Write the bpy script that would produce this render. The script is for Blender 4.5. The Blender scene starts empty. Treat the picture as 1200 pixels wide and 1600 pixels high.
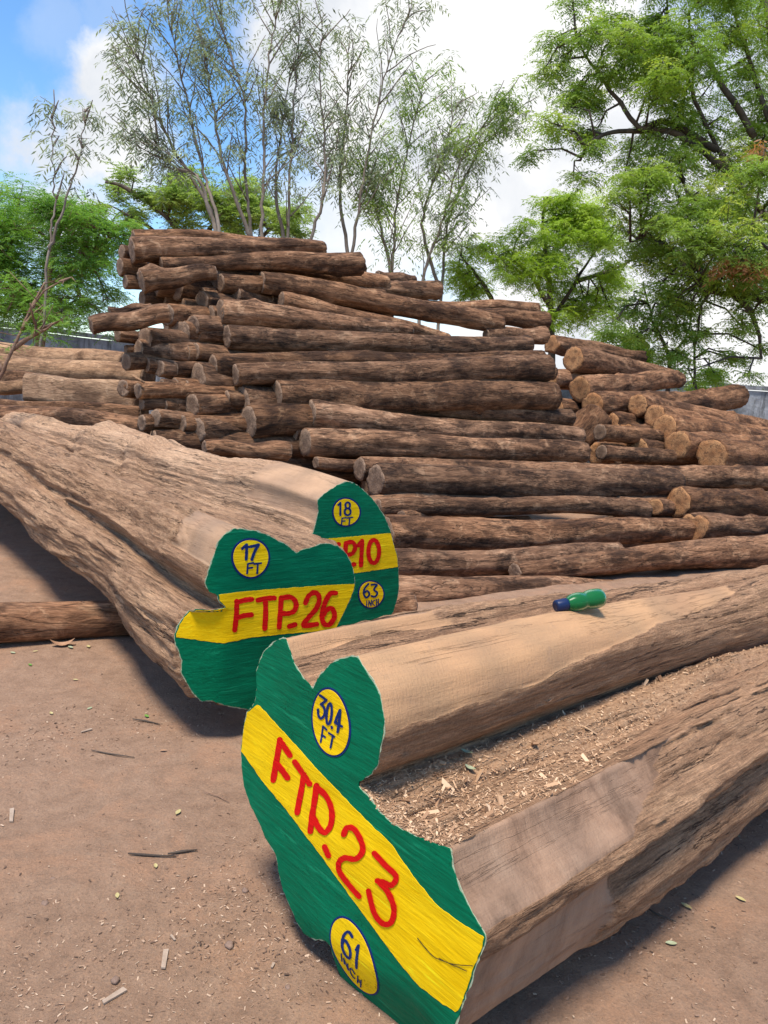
import bpy, math, random
import numpy as np
from mathutils import Vector, Matrix, noise
from mathutils.geometry import delaunay_2d_cdt
random.seed(7); rng = np.random.default_rng(7)
S = bpy.context.scene
COL = S.collection
R = math.radians

# ---------------------------------------------------------------- camera
F_PX = 1200.0
PITCH = math.atan(181.4/F_PX); ROLL = math.atan(0.08); CAMH = 1.2
Fw = Vector((0, math.cos(PITCH), -math.sin(PITCH)))
r0 = Vector((1, 0, 0)); u0 = Vector((0, math.sin(PITCH), math.cos(PITCH)))
Rt = r0*math.cos(ROLL) + u0*math.sin(ROLL)
Up = -r0*math.sin(ROLL) + u0*math.cos(ROLL)
CP = Vector((0, 0, CAMH))
cam = bpy.data.cameras.new('camera'); camo = bpy.data.objects.new('camera', cam); COL.objects.link(camo)
cam.sensor_fit = 'HORIZONTAL'; cam.sensor_width = 36.0; cam.lens = 36.0*F_PX/1200
cam.clip_start = 0.05; cam.clip_end = 2000
M3 = Matrix((Rt, Up, -Fw)).transposed()
camo.matrix_world = Matrix.Translation(CP) @ M3.to_4x4()
S.camera = camo

def ray(px, py):
    return Fw + Rt*((px-600)/F_PX) - Up*((py-800)/F_PX)
def P(px, py, d):
    return CP + ray(px, py)*d
def G(px, py, z=0.0):
    r = ray(px, py); return CP + r*((z-CAMH)/r.z)

# ---------------------------------------------------------------- sky and sun
SUN_EL, SUN_AZ = 71, 205            # azimuth clockwise from +Y
W = bpy.data.worlds.new('World'); S.world = W; W.use_nodes = True
nt = W.node_tree; nt.nodes.clear()
def N(nt, t, **k):
    n = nt.nodes.new(t)
    for a, b in k.items(): setattr(n, a, b)
    return n
sky = N(nt, 'ShaderNodeTexSky', sky_type='NISHITA'); sky.sun_disc = False
sky.sun_elevation = R(SUN_EL); sky.sun_rotation = R(SUN_AZ); sky.air_density = 1.0; sky.dust_density = 0.3; sky.ozone_density = 2.0
tc = N(nt, 'ShaderNodeTexCoord')
nz = N(nt, 'ShaderNodeTexNoise'); nz.inputs['Scale'].default_value = 7; nz.inputs['Detail'].default_value = 9; nz.inputs['Roughness'].default_value = .6
nt.links.new(tc.outputs['Generated'], nz.inputs['Vector'])
sub = N(nt, 'ShaderNodeVectorMath', operation='SUBTRACT'); sub.inputs[1].default_value = (.5, .5, .5)
nt.links.new(nz.outputs['Color'], sub.inputs[0])
scl = N(nt, 'ShaderNodeVectorMath', operation='SCALE'); scl.inputs['Scale'].default_value = .16
nt.links.new(sub.outputs[0], scl.inputs[0])
add = N(nt, 'ShaderNodeVectorMath', operation='ADD')
nt.links.new(tc.outputs['Generated'], add.inputs[0]); nt.links.new(scl.outputs[0], add.inputs[1])
# cloud banks: direction, angular radius, strength
BL = [((195, 125), .060, 1.1), ((60, 215), .055, 1.0), ((175, 222), .075, 1.2), ((100, 35), .045, .22), ((175, 20), .04, .2), ((590, 60), .17, 1.6), ((450, 30), .08, 1.2),
      ((760, 60), .24, 1.6), ((700, 240), .2, 1.3), ((950, 330), .25, 1.0), ((1150, 470), .22, 1.0), ((480, 330), .08, .4),
      ((560, 400), .16, .9), ((90, 330), .07, .9), ((880, 500), .2, 1.1), ((1500, 300), .4, 1.2), ((700, -700), .35, 1.0)]
prev = None
for (px, py), rad, st in BL:
    v = ray(px, py).normalized()
    ds = N(nt, 'ShaderNodeVectorMath', operation='DISTANCE'); ds.inputs[1].default_value = v
    nt.links.new(add.outputs[0], ds.inputs[0])
    mr = N(nt, 'ShaderNodeMapRange', interpolation_type='SMOOTHSTEP'); mr.inputs['From Min'].default_value = rad*1.12; mr.inputs['From Max'].default_value = rad*.35
    mr.inputs['To Max'].default_value = st
    nt.links.new(ds.outputs['Value'], mr.inputs['Value'])
    if prev is None: prev = mr.outputs[0]
    else:
        mx = N(nt, 'ShaderNodeMath', operation='MAXIMUM'); nt.links.new(prev, mx.inputs[0]); nt.links.new(mr.outputs[0], mx.inputs[1]); prev = mx.outputs[0]
# scattered clouds over the rest of the sky
nb = N(nt, 'ShaderNodeTexNoise'); nb.inputs['Scale'].default_value = 2.1; nb.inputs['Detail'].default_value = 8; nb.inputs['Roughness'].default_value = .58
nt.links.new(add.outputs[0], nb.inputs['Vector'])
mb = N(nt, 'ShaderNodeMapRange'); mb.inputs['From Min'].default_value = .66; mb.inputs['From Max'].default_value = .82; mb.inputs['To Max'].default_value = .7
nt.links.new(nb.outputs[0], mb.inputs['Value'])
mx = N(nt, 'ShaderNodeMath', operation='MAXIMUM'); nt.links.new(prev, mx.inputs[0]); nt.links.new(mb.outputs[0], mx.inputs[1])
cl = N(nt, 'ShaderNodeClamp'); nt.links.new(mx.outputs[0], cl.inputs[0])
shade = N(nt, 'ShaderNodeTexNoise'); shade.inputs['Scale'].default_value = 5; shade.inputs['Detail'].default_value = 6
nt.links.new(add.outputs[0], shade.inputs['Vector'])
cr = N(nt, 'ShaderNodeValToRGB'); cr.color_ramp.elements[0].position = .38; cr.color_ramp.elements[0].color = (3.35, 3.5, 3.75, 1)
cr.color_ramp.elements[1].position = .56; cr.color_ramp.elements[1].color = (4.45, 4.45, 4.45, 1)
nt.links.new(shade.outputs[0], cr.inputs[0])
mix = N(nt, 'ShaderNodeMix', data_type='RGBA'); nt.links.new(cl.outputs[0], mix.inputs['Factor'])
hs = N(nt, 'ShaderNodeHueSaturation'); hs.inputs['Saturation'].default_value = 1.22; nt.links.new(sky.outputs[0], hs.inputs['Color'])
nt.links.new(hs.outputs[0], mix.inputs['A']); nt.links.new(cr.outputs[0], mix.inputs['B'])
bg = N(nt, 'ShaderNodeBackground'); bg.inputs['Strength'].default_value = .125
wo = N(nt, 'ShaderNodeOutputWorld'); nt.links.new(mix.outputs['Result'], bg.inputs['Color']); nt.links.new(bg.outputs[0], wo.inputs[0])
sl = bpy.data.lights.new('sun', 'SUN'); sl.energy = 3.0; sl.angle = R(14); sl.color = (1, .925, .82)
so = bpy.data.objects.new('sun', sl); COL.objects.link(so)
sd = Vector((math.sin(R(SUN_AZ))*math.cos(R(SUN_EL)), math.cos(R(SUN_AZ))*math.cos(R(SUN_EL)), math.sin(R(SUN_EL))))
so.rotation_euler = sd.to_track_quat('Z', 'Y').to_euler()
S.view_settings.view_transform = 'Standard'; S.view_settings.look = 'None'; S.view_settings.exposure = 0.95; S.view_settings.gamma = 1
S.render.engine = 'CYCLES'
S.cycles.max_bounces = 6; S.cycles.transparent_max_bounces = 8

# ---------------------------------------------------------------- helpers
def link(me, name, mat=None, parent=None, mw=None):
    o = bpy.data.objects.new(name, me); COL.objects.link(o)
    if mat: me.materials.append(mat)
    if mw is not None: o.matrix_world = mw
    if parent is not None:
        o.parent = parent; o.matrix_parent_inverse = Matrix.Identity(4)
    return o
def tag(o, label=None, cat=None, group=None, kind=None):
    if label: o['label'] = label
    if cat: o['category'] = cat
    if group: o['group'] = group
    if kind: o['kind'] = kind
    return o
def mesh(name, V, Fc, smooth=True):
    me = bpy.data.meshes.new(name); me.from_pydata([tuple(v) for v in V], [], Fc)
    if smooth: me.polygons.foreach_set('use_smooth', [True]*len(me.polygons))
    me.update(); return me
def qmesh(name, V, n, attr=None):
    """V: (k*n,3) array of k polygons with n corners each"""
    V = np.asarray(V, dtype=np.float32).reshape(-1, 3); k = len(V)//n
    me = bpy.data.meshes.new(name)
    me.vertices.add(len(V)); me.vertices.foreach_set('co', V.ravel())
    me.loops.add(len(V)); me.loops.foreach_set('vertex_index', np.arange(len(V), dtype=np.int32))
    me.polygons.add(k); me.polygons.foreach_set('loop_start', np.arange(0, len(V), n, dtype=np.int32))
    if attr is not None:
        a = me.attributes.new('var', 'FLOAT', 'FACE'); a.data.foreach_set('value', np.asarray(attr, dtype=np.float32))
    me.update(calc_edges=True); me.validate(); return me
class Tubes:
    def __init__(s): s.V = []; s.F = []
    def add(s, pts, rad, n=6):
        pts = [Vector(p) for p in pts]; b = len(s.V); m = len(pts)
        for i, p in enumerate(pts):
            t = (pts[min(i+1, m-1)]-pts[max(i-1, 0)]).normalized()
            a = t.orthogonal().normalized() if i == 0 else (a - t*a.dot(t)).normalized()
            c = t.cross(a)
            for k in range(n):
                q = 2*math.pi*k/n; s.V.append(p + (a*math.cos(q)+c*math.sin(q))*rad[i])
        for i in range(m-1):
            for k in range(n):
                s.F.append((b+i*n+k, b+i*n+(k+1) % n, b+(i+1)*n+(k+1) % n, b+(i+1)*n+k))
        s.F.append(tuple(b+k for k in range(n))[::-1]); s.F.append(tuple(b+(m-1)*n+k for k in range(n)))
    def build(s, name): return mesh(name, s.V, s.F)

# ---------------------------------------------------------------- materials
class Mat:
    def __init__(s, name, rough=.85):
        s.m = bpy.data.materials.new(name); s.m.use_nodes = True; s.nt = s.m.node_tree
        s.b = s.nt.nodes['Principled BSDF']; s.b.inputs['Roughness'].default_value = rough
        s.b.inputs['Specular IOR Level'].default_value = .25
    def n(s, t, ins=None, **k):
        x = N(s.nt, t, **k)
        for a, v in (ins or {}).items():
            if hasattr(v, 'is_linked') or isinstance(v, bpy.types.NodeSocket): s.nt.links.new(v, x.inputs[a])
            else: x.inputs[a].default_value = v
        return x
    def noise(s, vec, scale, det=5, rough=.6, dist=0):
        return s.n('ShaderNodeTexNoise', {'Vector': vec, 'Scale': scale, 'Detail': det, 'Roughness': rough, 'Distortion': dist}).outputs[0]
    def ramp(s, fac, stops):
        x = s.n('ShaderNodeValToRGB', {'Fac': fac}); e = x.color_ramp.elements
        while len(e) > 1: e.remove(e[-1])
        for i, (p, c) in enumerate(stops):
            el = e[0] if i == 0 else e.new(p)
            el.position = p; c = (c, c, c) if isinstance(c, (int, float)) else c; el.color = (*c, 1)
        return x.outputs[0]
    def mix(s, fac, a, b, mode='MIX'):
        x = s.n('ShaderNodeMix', {'Factor': fac}, data_type='RGBA', blend_type=mode)
        for k, v in (('A', a), ('B', b)):
            if isinstance(v, tuple): x.inputs[k].default_value = (*v, 1)
            else: s.nt.links.new(v, x.inputs[k])
        return x.outputs['Result']
    def math(s, op, a, b=0.0):
        x = s.n('ShaderNodeMath', {0: a, 1: b}, operation=op); return x.outputs[0]
    def map(s, vec, scale=(1, 1, 1), loc=(0, 0, 0)):
        return s.n('ShaderNodeMapping', {'Vector': vec, 'Scale': scale, 'Location': loc}).outputs[0]
    def objvec(s):
        t = s.n('ShaderNodeTexCoord').outputs['Object']; oi = s.n('ShaderNodeObjectInfo').outputs['Random']
        sc = s.math('MULTIPLY', oi, 37.0)
        cb = s.n('ShaderNodeCombineXYZ', {0: sc, 1: sc, 2: 0.0}).outputs[0]
        return s.n('ShaderNodeVectorMath', {0: t, 1: cb}, operation='ADD').outputs[0], t, oi
    def bump(s, h, dist, st=1.0, prev=None):
        x = s.n('ShaderNodeBump', {'Height': h, 'Distance': dist, 'Strength': st})
        if prev is not None: s.nt.links.new(prev, x.inputs['Normal'])
        return x.outputs[0]
    def out(s, col=None, nrm=None, rough=None):
        L = s.nt.links
        if col is not None:
            if isinstance(col, tuple): s.b.inputs['Base Color'].default_value = (*col, 1)
            else: L.new(col, s.b.inputs['Base Color'])
        if nrm is not None: L.new(nrm, s.b.inputs['Normal'])
        if rough is not None: L.new(rough, s.b.inputs['Roughness'])
        return s.m

def bark_mat(name, dark, mid, lite, pale, bumpd=.012, stretch=.22, fs=1.0):
    m = Mat(name, .92); v, t, oi = m.objvec()
    vs = m.map(v, (stretch, 1, 1))
    big = m.noise(m.map(v, (.45, 1, 1)), 4.0*fs, 6, .65)
    fib = m.noise(vs, 26*fs, 8, .72, .4)
    fine = m.noise(m.map(v, (.12, 1, 1)), 120*fs, 4, .6)
    fis = m.noise(m.map(v, (.13, 1, 1)), 13*fs, 4, .6, .5)
    crack = m.ramp(m.math('ABSOLUTE', m.math('SUBTRACT', fis, .5)), [(0, 0), (.012, 1)])
    crs = m.noise(m.map(v, (.8, .8, .8)), 9*fs, 6, .7, .8)      # cross cracks and flakes
    base = m.ramp(m.mix(.55, fib, big), [(.34, dark), (.46, mid), (.57, lite), (.70, pale)])
    base = m.mix(m.math('MULTIPLY', m.ramp(crs, [(.54, 0), (.66, 1)]), .65), base, pale)
    base = m.mix(m.math('MULTIPLY', m.ramp(m.noise(m.map(v, (.7, 1.6, 1.6)), 3.3*fs, 6, .7, .4), [(.40, 1), (.53, 0)]), .85), base, dark)
    base = m.mix(.6, base, m.ramp(fine, [(.3, .15), (.7, .85)]), 'OVERLAY')
    base = m.mix(1.0, base, (.83, .695, .575), 'MULTIPLY')
    base = m.mix(m.ramp(crack, [(0, .6), (1, 0)]), base, tuple(c*.5 for c in dark))
    val = m.math('ADD', m.math('MULTIPLY', oi, .65), .66)
    o2 = m.math('FRACT', m.math('MULTIPLY', oi, 7.31)); vg = m.math('MULTIPLY', val, m.math('ADD', m.math('MULTIPLY', o2, .10), .93)); vb = m.math('MULTIPLY', val, m.math('ADD', m.math('MULTIPLY', o2, .24), .82))
    base = m.mix(1.0, base, m.n('ShaderNodeCombineColor', {0: val, 1: vg, 2: vb}).outputs[0], 'MULTIPLY')
    h = m.math('ADD', m.math('MULTIPLY', fib, .9), m.math('ADD', m.math('MULTIPLY', crack, .35), m.math('MULTIPLY', crs, .5)))
    nr = m.bump(fine, bumpd*.25, .8); nr = m.bump(h, bumpd, 1.0, nr)
    return m.out(base, nr)
M = {}
M['bark'] = bark_mat('pile bark', (.046, .026, .017), (.20, .118, .074), (.36, .228, .150), (.54, .385, .27), .022)
M['bark2'] = bark_mat('stack bark', (.055, .030, .019), (.22, .125, .077), (.36, .22, .14), (.50, .345, .235), .022)
M['pale'] = bark_mat('debarked pale wood', (.17, .11, .075), (.36, .25, .17), (.47, .34, .24), (.60, .46, .34), .008, .12)

def end_mat(name, c0, c1, rim):
    m = Mat(name, .85); v, t, oi = m.objvec()
    sep = m.n('ShaderNodeSeparateXYZ', {0: t})
    yz = m.n('ShaderNodeCombineXYZ', {0: 0.0, 1: sep.outputs[1], 2: sep.outputs[2]}).outputs[0]
    dn = m.noise(v, 14, 4)
    ln = m.n('ShaderNodeVectorMath', {0: yz}, operation='LENGTH').outputs['Value']
    rr = m.math('ADD', ln, m.math('MULTIPLY', dn, .03))
    wv = m.math('SINE', m.math('MULTIPLY', rr, 330.0))
    bl = m.ramp(m.noise(v, 11, 7, .7), [(.33, 0), (.62, 1)])
    c = m.mix(bl, c0, c1); c = m.mix(m.math('MULTIPLY', m.math('ADD', wv, 1.0), .14), c, rim)
    c = m.mix(m.ramp(m.noise(v, 22, 5, .7), [(.50, 0), (.64, .85)]), c, rim)
    ang = m.math('ARCTAN2', sep.outputs[1], sep.outputs[2])
    ck = m.noise(m.n('ShaderNodeCombineXYZ', {0: m.math('MULTIPLY', ang, 2.5), 1: ln, 2: oi}).outputs[0], 5, 3)
    c = m.mix(m.ramp(m.math('ABSOLUTE', m.math('SUBTRACT', ck, .5)), [(0, .8), (.02, 0)]), c, (.03, .018, .012))
    c = m.mix(m.ramp(m.math('ADD', ln, m.math('MULTIPLY', dn, .05)), [(.055, .5), (.075, 0)]), c, rim)
    return m.out(c, m.bump(m.noise(v, 60, 5), .006))
M['end'] = end_mat('weathered cut end', (.20, .125, .08), (.34, .225, .15), (.10, .06, .04))
M['endo'] = end_mat('orange cut end', (.36, .155, .06), (.54, .29, .13), (.12, .055, .028))

def hero_mat(name, dark, mid, lite, pale, hewn, hewn2, warm=(1.0, .845, .69)):
    m = Mat(name, .88); t = m.n('ShaderNodeTexCoord').outputs['Object']
    at = m.n('ShaderNodeAttribute', attribute_name='hewn').outputs['Fac']; tone = m.n('ShaderNodeAttribute', attribute_name='tone').outputs['Fac']
    vs = m.map(t, (.07, 1, 1))
    fib = m.noise(vs, 46, 9, .74, .6); big = m.noise(m.map(t, (.5, 1, 1)), 5, 7, .65, .3)
    fine = m.noise(m.map(t, (.08, 1, 1)), 190, 5, .65); grit = m.noise(t, 160, 4, .7)
    crs = m.noise(m.map(t, (.45, 1, 1)), 11, 7, .72, .6)
    fis = m.noise(m.map(t, (.045, 1, 1)), 10.0, 6, .68, .25)
    cmask = m.ramp(big, [(.42, 0), (.55, 1)])
    crack = m.math('MULTIPLY', m.ramp(m.math('ABSOLUTE', m.math('SUBTRACT', fis, .5)), [(0, 1), (.008, 0)]), cmask)
    bark = m.ramp(m.mix(.45, fib, big), [(.30, dark), (.44, mid), (.58, lite), (.76, pale)])
    bark = m.mix(m.math('MULTIPLY', m.ramp(crs, [(.50, 0), (.68, 1)]), .5), bark, pale)
    bark = m.mix(.55, bark, m.ramp(fine, [(.32, .22), (.5, .52), (.68, .85)]), 'OVERLAY')
    bark = m.mix(.5, bark, m.ramp(grit, [(.25, .2), (.75, .85)]), 'OVERLAY')
    bark = m.mix(1.0, bark, warm, 'MULTIPLY')
    bark = m.mix(m.math('MULTIPLY', crack, .8), bark, tuple(c*.4 for c in dark))
    wv = m.n('ShaderNodeTexWave', {'Vector': m.map(t, (.35, 1.0, .55)), 'Scale': 3.2, 'Distortion': 9.0, 'Detail': 4.0, 'Detail Scale': 1.4}).outputs['Fac']
    saw = m.n('ShaderNodeTexWave', {'Vector': m.map(t, (1, .45, .25)), 'Scale': 21.0, 'Distortion': 16.0, 'Detail': 5.0, 'Detail Scale': 1.6, 'Detail Roughness': .7}).outputs['Fac']
    hw = m.mix(m.ramp(m.noise(m.map(t, (.5, 1, 1)), 3.2, 7, .6, .5), [(.38, 0), (.66, 1)]), hewn, hewn2)
    hw = m.mix(m.math('MULTIPLY', m.ramp(m.math('ABSOLUTE', m.math('SUBTRACT', m.noise(m.map(t, (.05, 1, 1)), 8, 6, .65, .3), .5)), [(0, 1), (.003, 0)]), .6), hw, dark)
    hw = m.mix(tone, hw, m.ramp(m.noise(m.map(t, (1.6, 1, .5)), 5, 8, .7, .4), [(.35, (.15, .095, .065)), (.5, (.29, .19, .13)), (.66, (.38, .26, .18))]))
    hw = m.mix(.22, hw, m.ramp(wv, [(0, dark), (1, pale)]), 'OVERLAY')
    hw = m.mix(.12, hw, m.ramp(fine, [(.3, dark), (.7, pale)]), 'OVERLAY')
    hw = m.mix(m.math('MULTIPLY', m.ramp(m.noise(t, 7, 8, .75, .8), [(.60, 0), (.70, 1)]), .45), hw, mid)
    at = m.ramp(m.math('ADD', at, m.math('MULTIPLY', m.math('SUBTRACT', m.noise(m.map(t, (.5, 1, 1)), 22, 8, .75), .5), 1.1)), [(.34, 0), (.62, 1)])
    c = m.mix(at, bark, hw)
    du = m.n('ShaderNodeAttribute', attribute_name='dust').outputs['Fac']
    c = m.mix(du, c, m.ramp(m.noise(t, 90, 6, .75), [(.3, (.22, .115, .06)), (.5, (.46, .27, .15)), (.7, (.62, .41, .25))]))
    hb = m.math('ADD', m.math('MULTIPLY', fib, .8), m.math('ADD', m.math('MULTIPLY', crs, .5), m.math('MULTIPLY', crack, -.8)))
    inv = m.math('SUBTRACT', 1.0, m.math('MULTIPLY', at, .93))
    h = m.math('MULTIPLY', m.math('SUBTRACT', hb, .66), inv)
    h2 = m.math('ADD', m.math('MULTIPLY', grit, .3), m.math('ADD', m.math('MULTIPLY', fine, .3), m.math('MULTIPLY', saw, .16)))
    nr = m.bump(h2, .0035, .9); nr = m.bump(h, .026, 1.0, nr)
    return m.out(c, nr)
M['hero'] = hero_mat('peeled log wood', (.095, .060, .040), (.25, .165, .112), (.38, .265, .185), (.52, .39, .28), (.50, .335, .205), (.36, .235, .155))  # tone darkened in colour, standing in for shade between the two left logs
M['hero3'] = hero_mat('smooth peeled log wood', (.19, .125, .085), (.38, .265, .185), (.47, .345, .25), (.56, .43, .32), (.54, .36, .22), (.42, .28, .185), (1.02, .87, .73))  # lighter tone painted in for the shading contrast with the log in front
M['hero2'] = hero_mat('sawn log wood', (.12, .074, .048), (.29, .188, .125), (.39, .265, .18), (.50, .36, .25), (.54, .335, .18), (.37, .225, .13))

def paint_mat(name, col, col2, rough=.38):
    m = Mat(name, rough); m.b.inputs['Specular IOR Level'].default_value = .07
    t = m.n('ShaderNodeTexCoord').outputs['Object']; wear = m.ramp(m.noise(t, 45, 7, .8), [(.66, 0), (.70, .5)])
    str_ = m.noise(m.map(t, (1, .25, 1.1), ), 55, 6, .7, .3)      # brush strokes over saw marks
    rot = m.n('ShaderNodeMapping', {'Vector': t, 'Rotation': (R(38), 0, 0), 'Scale': (1, .10, 1)}).outputs[0]
    br = m.noise(rot, 130, 5, .65); big = m.noise(t, 6, 4)
    c = m.mix(m.ramp(m.mix(.35, br, big), [(.36, 0), (.66, 1)]), col, col2)
    rot2 = m.n('ShaderNodeMapping', {'Vector': t, 'Rotation': (R(38), 0, 0), 'Scale': (1, .06, 1)}).outputs[0]
    stk = m.ramp(m.noise(rot2, 60, 6, .7, .6), [(.60, 0), (.68, .55)])
    c = m.mix(stk, c, tuple(min(.95, q*1.7+.012) for q in col2))
    ck = m.ramp(m.math('ABSOLUTE', m.math('SUBTRACT', m.noise(m.map(t, (1, .5, 1.6)), 4.5, 6, .7, .8), .5)), [(0, .75), (.0035, 0)])
    c = m.mix(m.math('MULTIPLY', ck, m.ramp(m.noise(t, 5, 3), [(.50, 0), (.56, 1)])), c, tuple(q*.25 for q in col))
    nr = m.bump(br, .0016, .8); nr = m.bump(m.noise(rot, 28, 4), .004, .7, nr)
    return m.out(c, nr, m.ramp(str_, [(.3, rough-.05), (.7, rough+.25)]))
M['green'] = paint_mat('green gloss paint', (.0005, .105, .046), (.001, .165, .076), .5)
M['yellow'] = paint_mat('yellow gloss paint', (.78, .47, .002), (.86, .57, .008), .5)
M['red'] = paint_mat('red gloss paint', (.60, .006, .005), (.68, .010, .008), .5)
M['blue'] = paint_mat('blue gloss paint', (.006, .022, .105), (.01, .03, .14), .45)
M['undercoat'] = paint_mat('pale undercoat', (.42, .46, .33), (.30, .38, .22), .7)

def leaf_mat(name, stops, tr=.45):
    m = Mat(name, .6); a = m.n('ShaderNodeAttribute', attribute_name='var').outputs['Fac']
    c = m.ramp(a, stops); m.out(c); m.b.inputs['Specular IOR Level'].default_value = .35
    t = m.n('ShaderNodeBsdfTranslucent', {'Color': m.mix(1.0, c, (1.25, 1.35, .7), 'MULTIPLY')})
    mx = m.n('ShaderNodeMixShader', {0: tr, 1: m.b.outputs[0], 2: t.outputs[0]})
    m.nt.links.new(mx.outputs[0], m.nt.nodes['Material Output'].inputs[0]); return m.m
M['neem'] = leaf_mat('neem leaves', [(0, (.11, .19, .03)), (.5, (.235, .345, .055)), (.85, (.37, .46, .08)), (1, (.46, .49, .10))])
M['bright'] = leaf_mat('bright leaves', [(0, (.12, .21, .02)), (.5, (.28, .41, .035)), (1, (.46, .55, .07))])
M['fern'] = leaf_mat('feathery leaves', [(0, (.09, .19, .03)), (.5, (.17, .33, .05)), (1, (.30, .44, .09))])
M['silver'] = leaf_mat('grey green leaves', [(0, (.12, .14, .10)), (.45, (.27, .31, .21)), (.8, (.36, .42, .22)), (1, (.40, .50, .18))], .3)
M['canopy'] = leaf_mat('umbrella tree leaves', [(0, (.11, .17, .04)), (.5, (.24, .34, .08)), (1, (.38, .47, .13))])
M['dry'] = leaf_mat('dry leaves', [(0, (.32, .13, .05)), (1, (.50, .25, .12))])
def simple(name, c1, c2, sc=8, rough=.9, b=.01):
    m = Mat(name, rough); t = m.n('ShaderNodeTexCoord').outputs['Object']
    return m.out(m.mix(m.ramp(m.noise(t, sc, 7, .7), [(.35, 0), (.65, 1)]), c1, c2), m.bump(m.noise(t, sc*5, 5), b))
M['twigbark'] = simple('grey tree bark', (.13, .10, .075), (.26, .21, .17), 3)
M['darkbark'] = simple('dark tree bark', (.045, .034, .027), (.12, .09, .068), 3)
M['brownstem'] = simple('brown stem bark', (.16, .085, .055), (.30, .19, .13), 12)

# ---------------------------------------------------------------- ground
def ghz(x, y):
    v = Vector((x, y, 0))
    f = 1.0/(1+((x*x+y*y)/160)**2)
    return (noise.fractal(v*.7, 1, 2, 4)*.022 + noise.fractal(v*4, .8, 2, 5)*.009)*f
gx = np.sinh(np.linspace(-6.2, 6.2, 440))*1.9; gy = np.sinh(np.linspace(-3.2, 6.2, 480))*1.9 + 2.2
GV = []; GF = []
for j, y in enumerate(gy):
    for i, x in enumerate(gx): GV.append((x, y, ghz(x, y) if abs(x) < 30 and y < 30 else 0))
nx = len(gx)
for j in range(len(gy)-1):
    for i in range(nx-1): GF.append((j*nx+i, j*nx+i+1, (j+1)*nx+i+1, (j+1)*nx+i))
m = Mat('bare earth', .95); t = m.n('ShaderNodeTexCoord').outputs['Object']
n1 = m.noise(t, 1.1, 8, .6); n2 = m.noise(t, 14, 8, .75); n3 = m.noise(t, 150, 5, .7); n4 = m.noise(t, 3.5, 6, .7, .5)
c = m.ramp(n1, [(.3, (.31, .212, .14)), (.7, (.42, .30, .208))])
c = m.mix(.55, c, m.ramp(n2, [(.3, (.20, .13, .088)), (.5, (.36, .25, .172)), (.72, (.51, .375, .265))]))
c = m.mix(m.math('MULTIPLY', m.ramp(n4, [(.50, 0), (.66, 1)]), .7), c, (.47, .295, .185))
c = m.mix(.45, c, m.ramp(n3, [(.25, (.06, .035, .025)), (.5, (.28, .175, .12)), (.75, (.55, .38, .27))]), 'OVERLAY')
vo = m.n('ShaderNodeTexVoronoi', {'Vector': t, 'Scale': 75.0, 'Randomness': 1.0}, feature='F1').outputs['Distance']
c = m.mix(m.math('MULTIPLY', m.ramp(vo, [(.10, 1), (.2, 0)]), m.ramp(n2, [(.5, 0), (.6, .7)])), c, (.12, .07, .045))
nr = m.bump(n3, .005, .9); nr = m.bump(n2, .018, .8, nr)
M['earth'] = m.out(c, nr)
tag(link(mesh('ground', GV, GF), 'ground', M['earth']), kind='structure')

# ---------------------------------------------------------------- logs of the pile
AX = Vector((math.sin(R(58)), math.cos(R(58)), 0)); NV = Vector((-math.cos(R(58)), math.sin(R(58)), 0))
def front(z):
    return 3.75+2.6*z if z < .75 else 5.7+.95*(z-.75)
def pile_d(px, py, b=0.0):
    lo, hi = 2.5, 16.0
    for _ in range(40):
        d = (lo+hi)/2; p = P(px, py, d)
        if p.dot(NV) < front(p.z)+b: lo = d
        else: hi = d
    return lo
def const_n(px, py, n):
    r = ray(px, py); return n/(r.dot(NV))
def log_frame(a, b):
    x = (b-a).normalized(); y = Vector((0, 0, 1)).cross(x).normalized(); z = x.cross(y)
    m = Matrix((x, y, z)).transposed().to_4x4(); m.translation = a; return m
LOGC = [0]
def log_mesh(L, ra, rb, seed, lob=.08, bend=.02, nr=36, flat=0.0, rough=1.0, sq=0.0):
    rr = random.Random(seed); nl = max(16, int(L/.035)); V = []; Fc = []
    bx, bz = rr.uniform(-bend, bend)*L, rr.uniform(-bend, bend)*L; ph = rr.uniform(0, 6.28)
    o = Vector((seed*3.17 % 97, seed*1.71 % 53, 0)); kn = [(rr.uniform(.1, .9)*L, rr.uniform(0, 6.28), rr.uniform(.12, .35)) for _ in range(rr.randint(1, 4))]
    rings = []
    for i in range(nl+1):
        t = i/nl; r = ra+(rb-ra)*t; s = math.sin(t*math.pi)
        cx, cz = bx*s, bz*s + .012*math.sin(t*9+ph)
        for k in range(nr):
            q = 2*math.pi*k/nr; cy_, cz_ = math.cos(q), math.sin(q)
            p = Vector((t*L*.9, cy_*1.1, cz_*1.1)) + o
            dr = lob*noise.fractal(p*.9, 1, 2, 3) + .10*rough*noise.fractal(Vector((p.x*2.6, p.y*3.2, p.z*3.2)), .75, 2.1, 4)
            for kx, kq, ka in kn:
                dq = math.atan2(math.sin(q-kq), math.cos(q-kq)); dr += ka*math.exp(-((t*L-kx)/.05)**2-(dq/.35)**2)
            e = r*(1+dr)*(1-sq+sq*.86/max(abs(cy_), abs(cz_)))
            V.append((t*L + (.012*noise.noise(p*3) if i in (0, nl) else 0), cx+cy_*e, cz+cz_*e))
    for i in range(nl):
        for k in range(nr): Fc.append((i*nr+k, (i+1)*nr+k, (i+1)*nr+(k+1) % nr, i*nr+(k+1) % nr))
    Fc.append(tuple(range(nr))); Fc.append(tuple(nl*nr+k for k in range(nr))[::-1])
    return V, Fc, nr, nl
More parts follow.
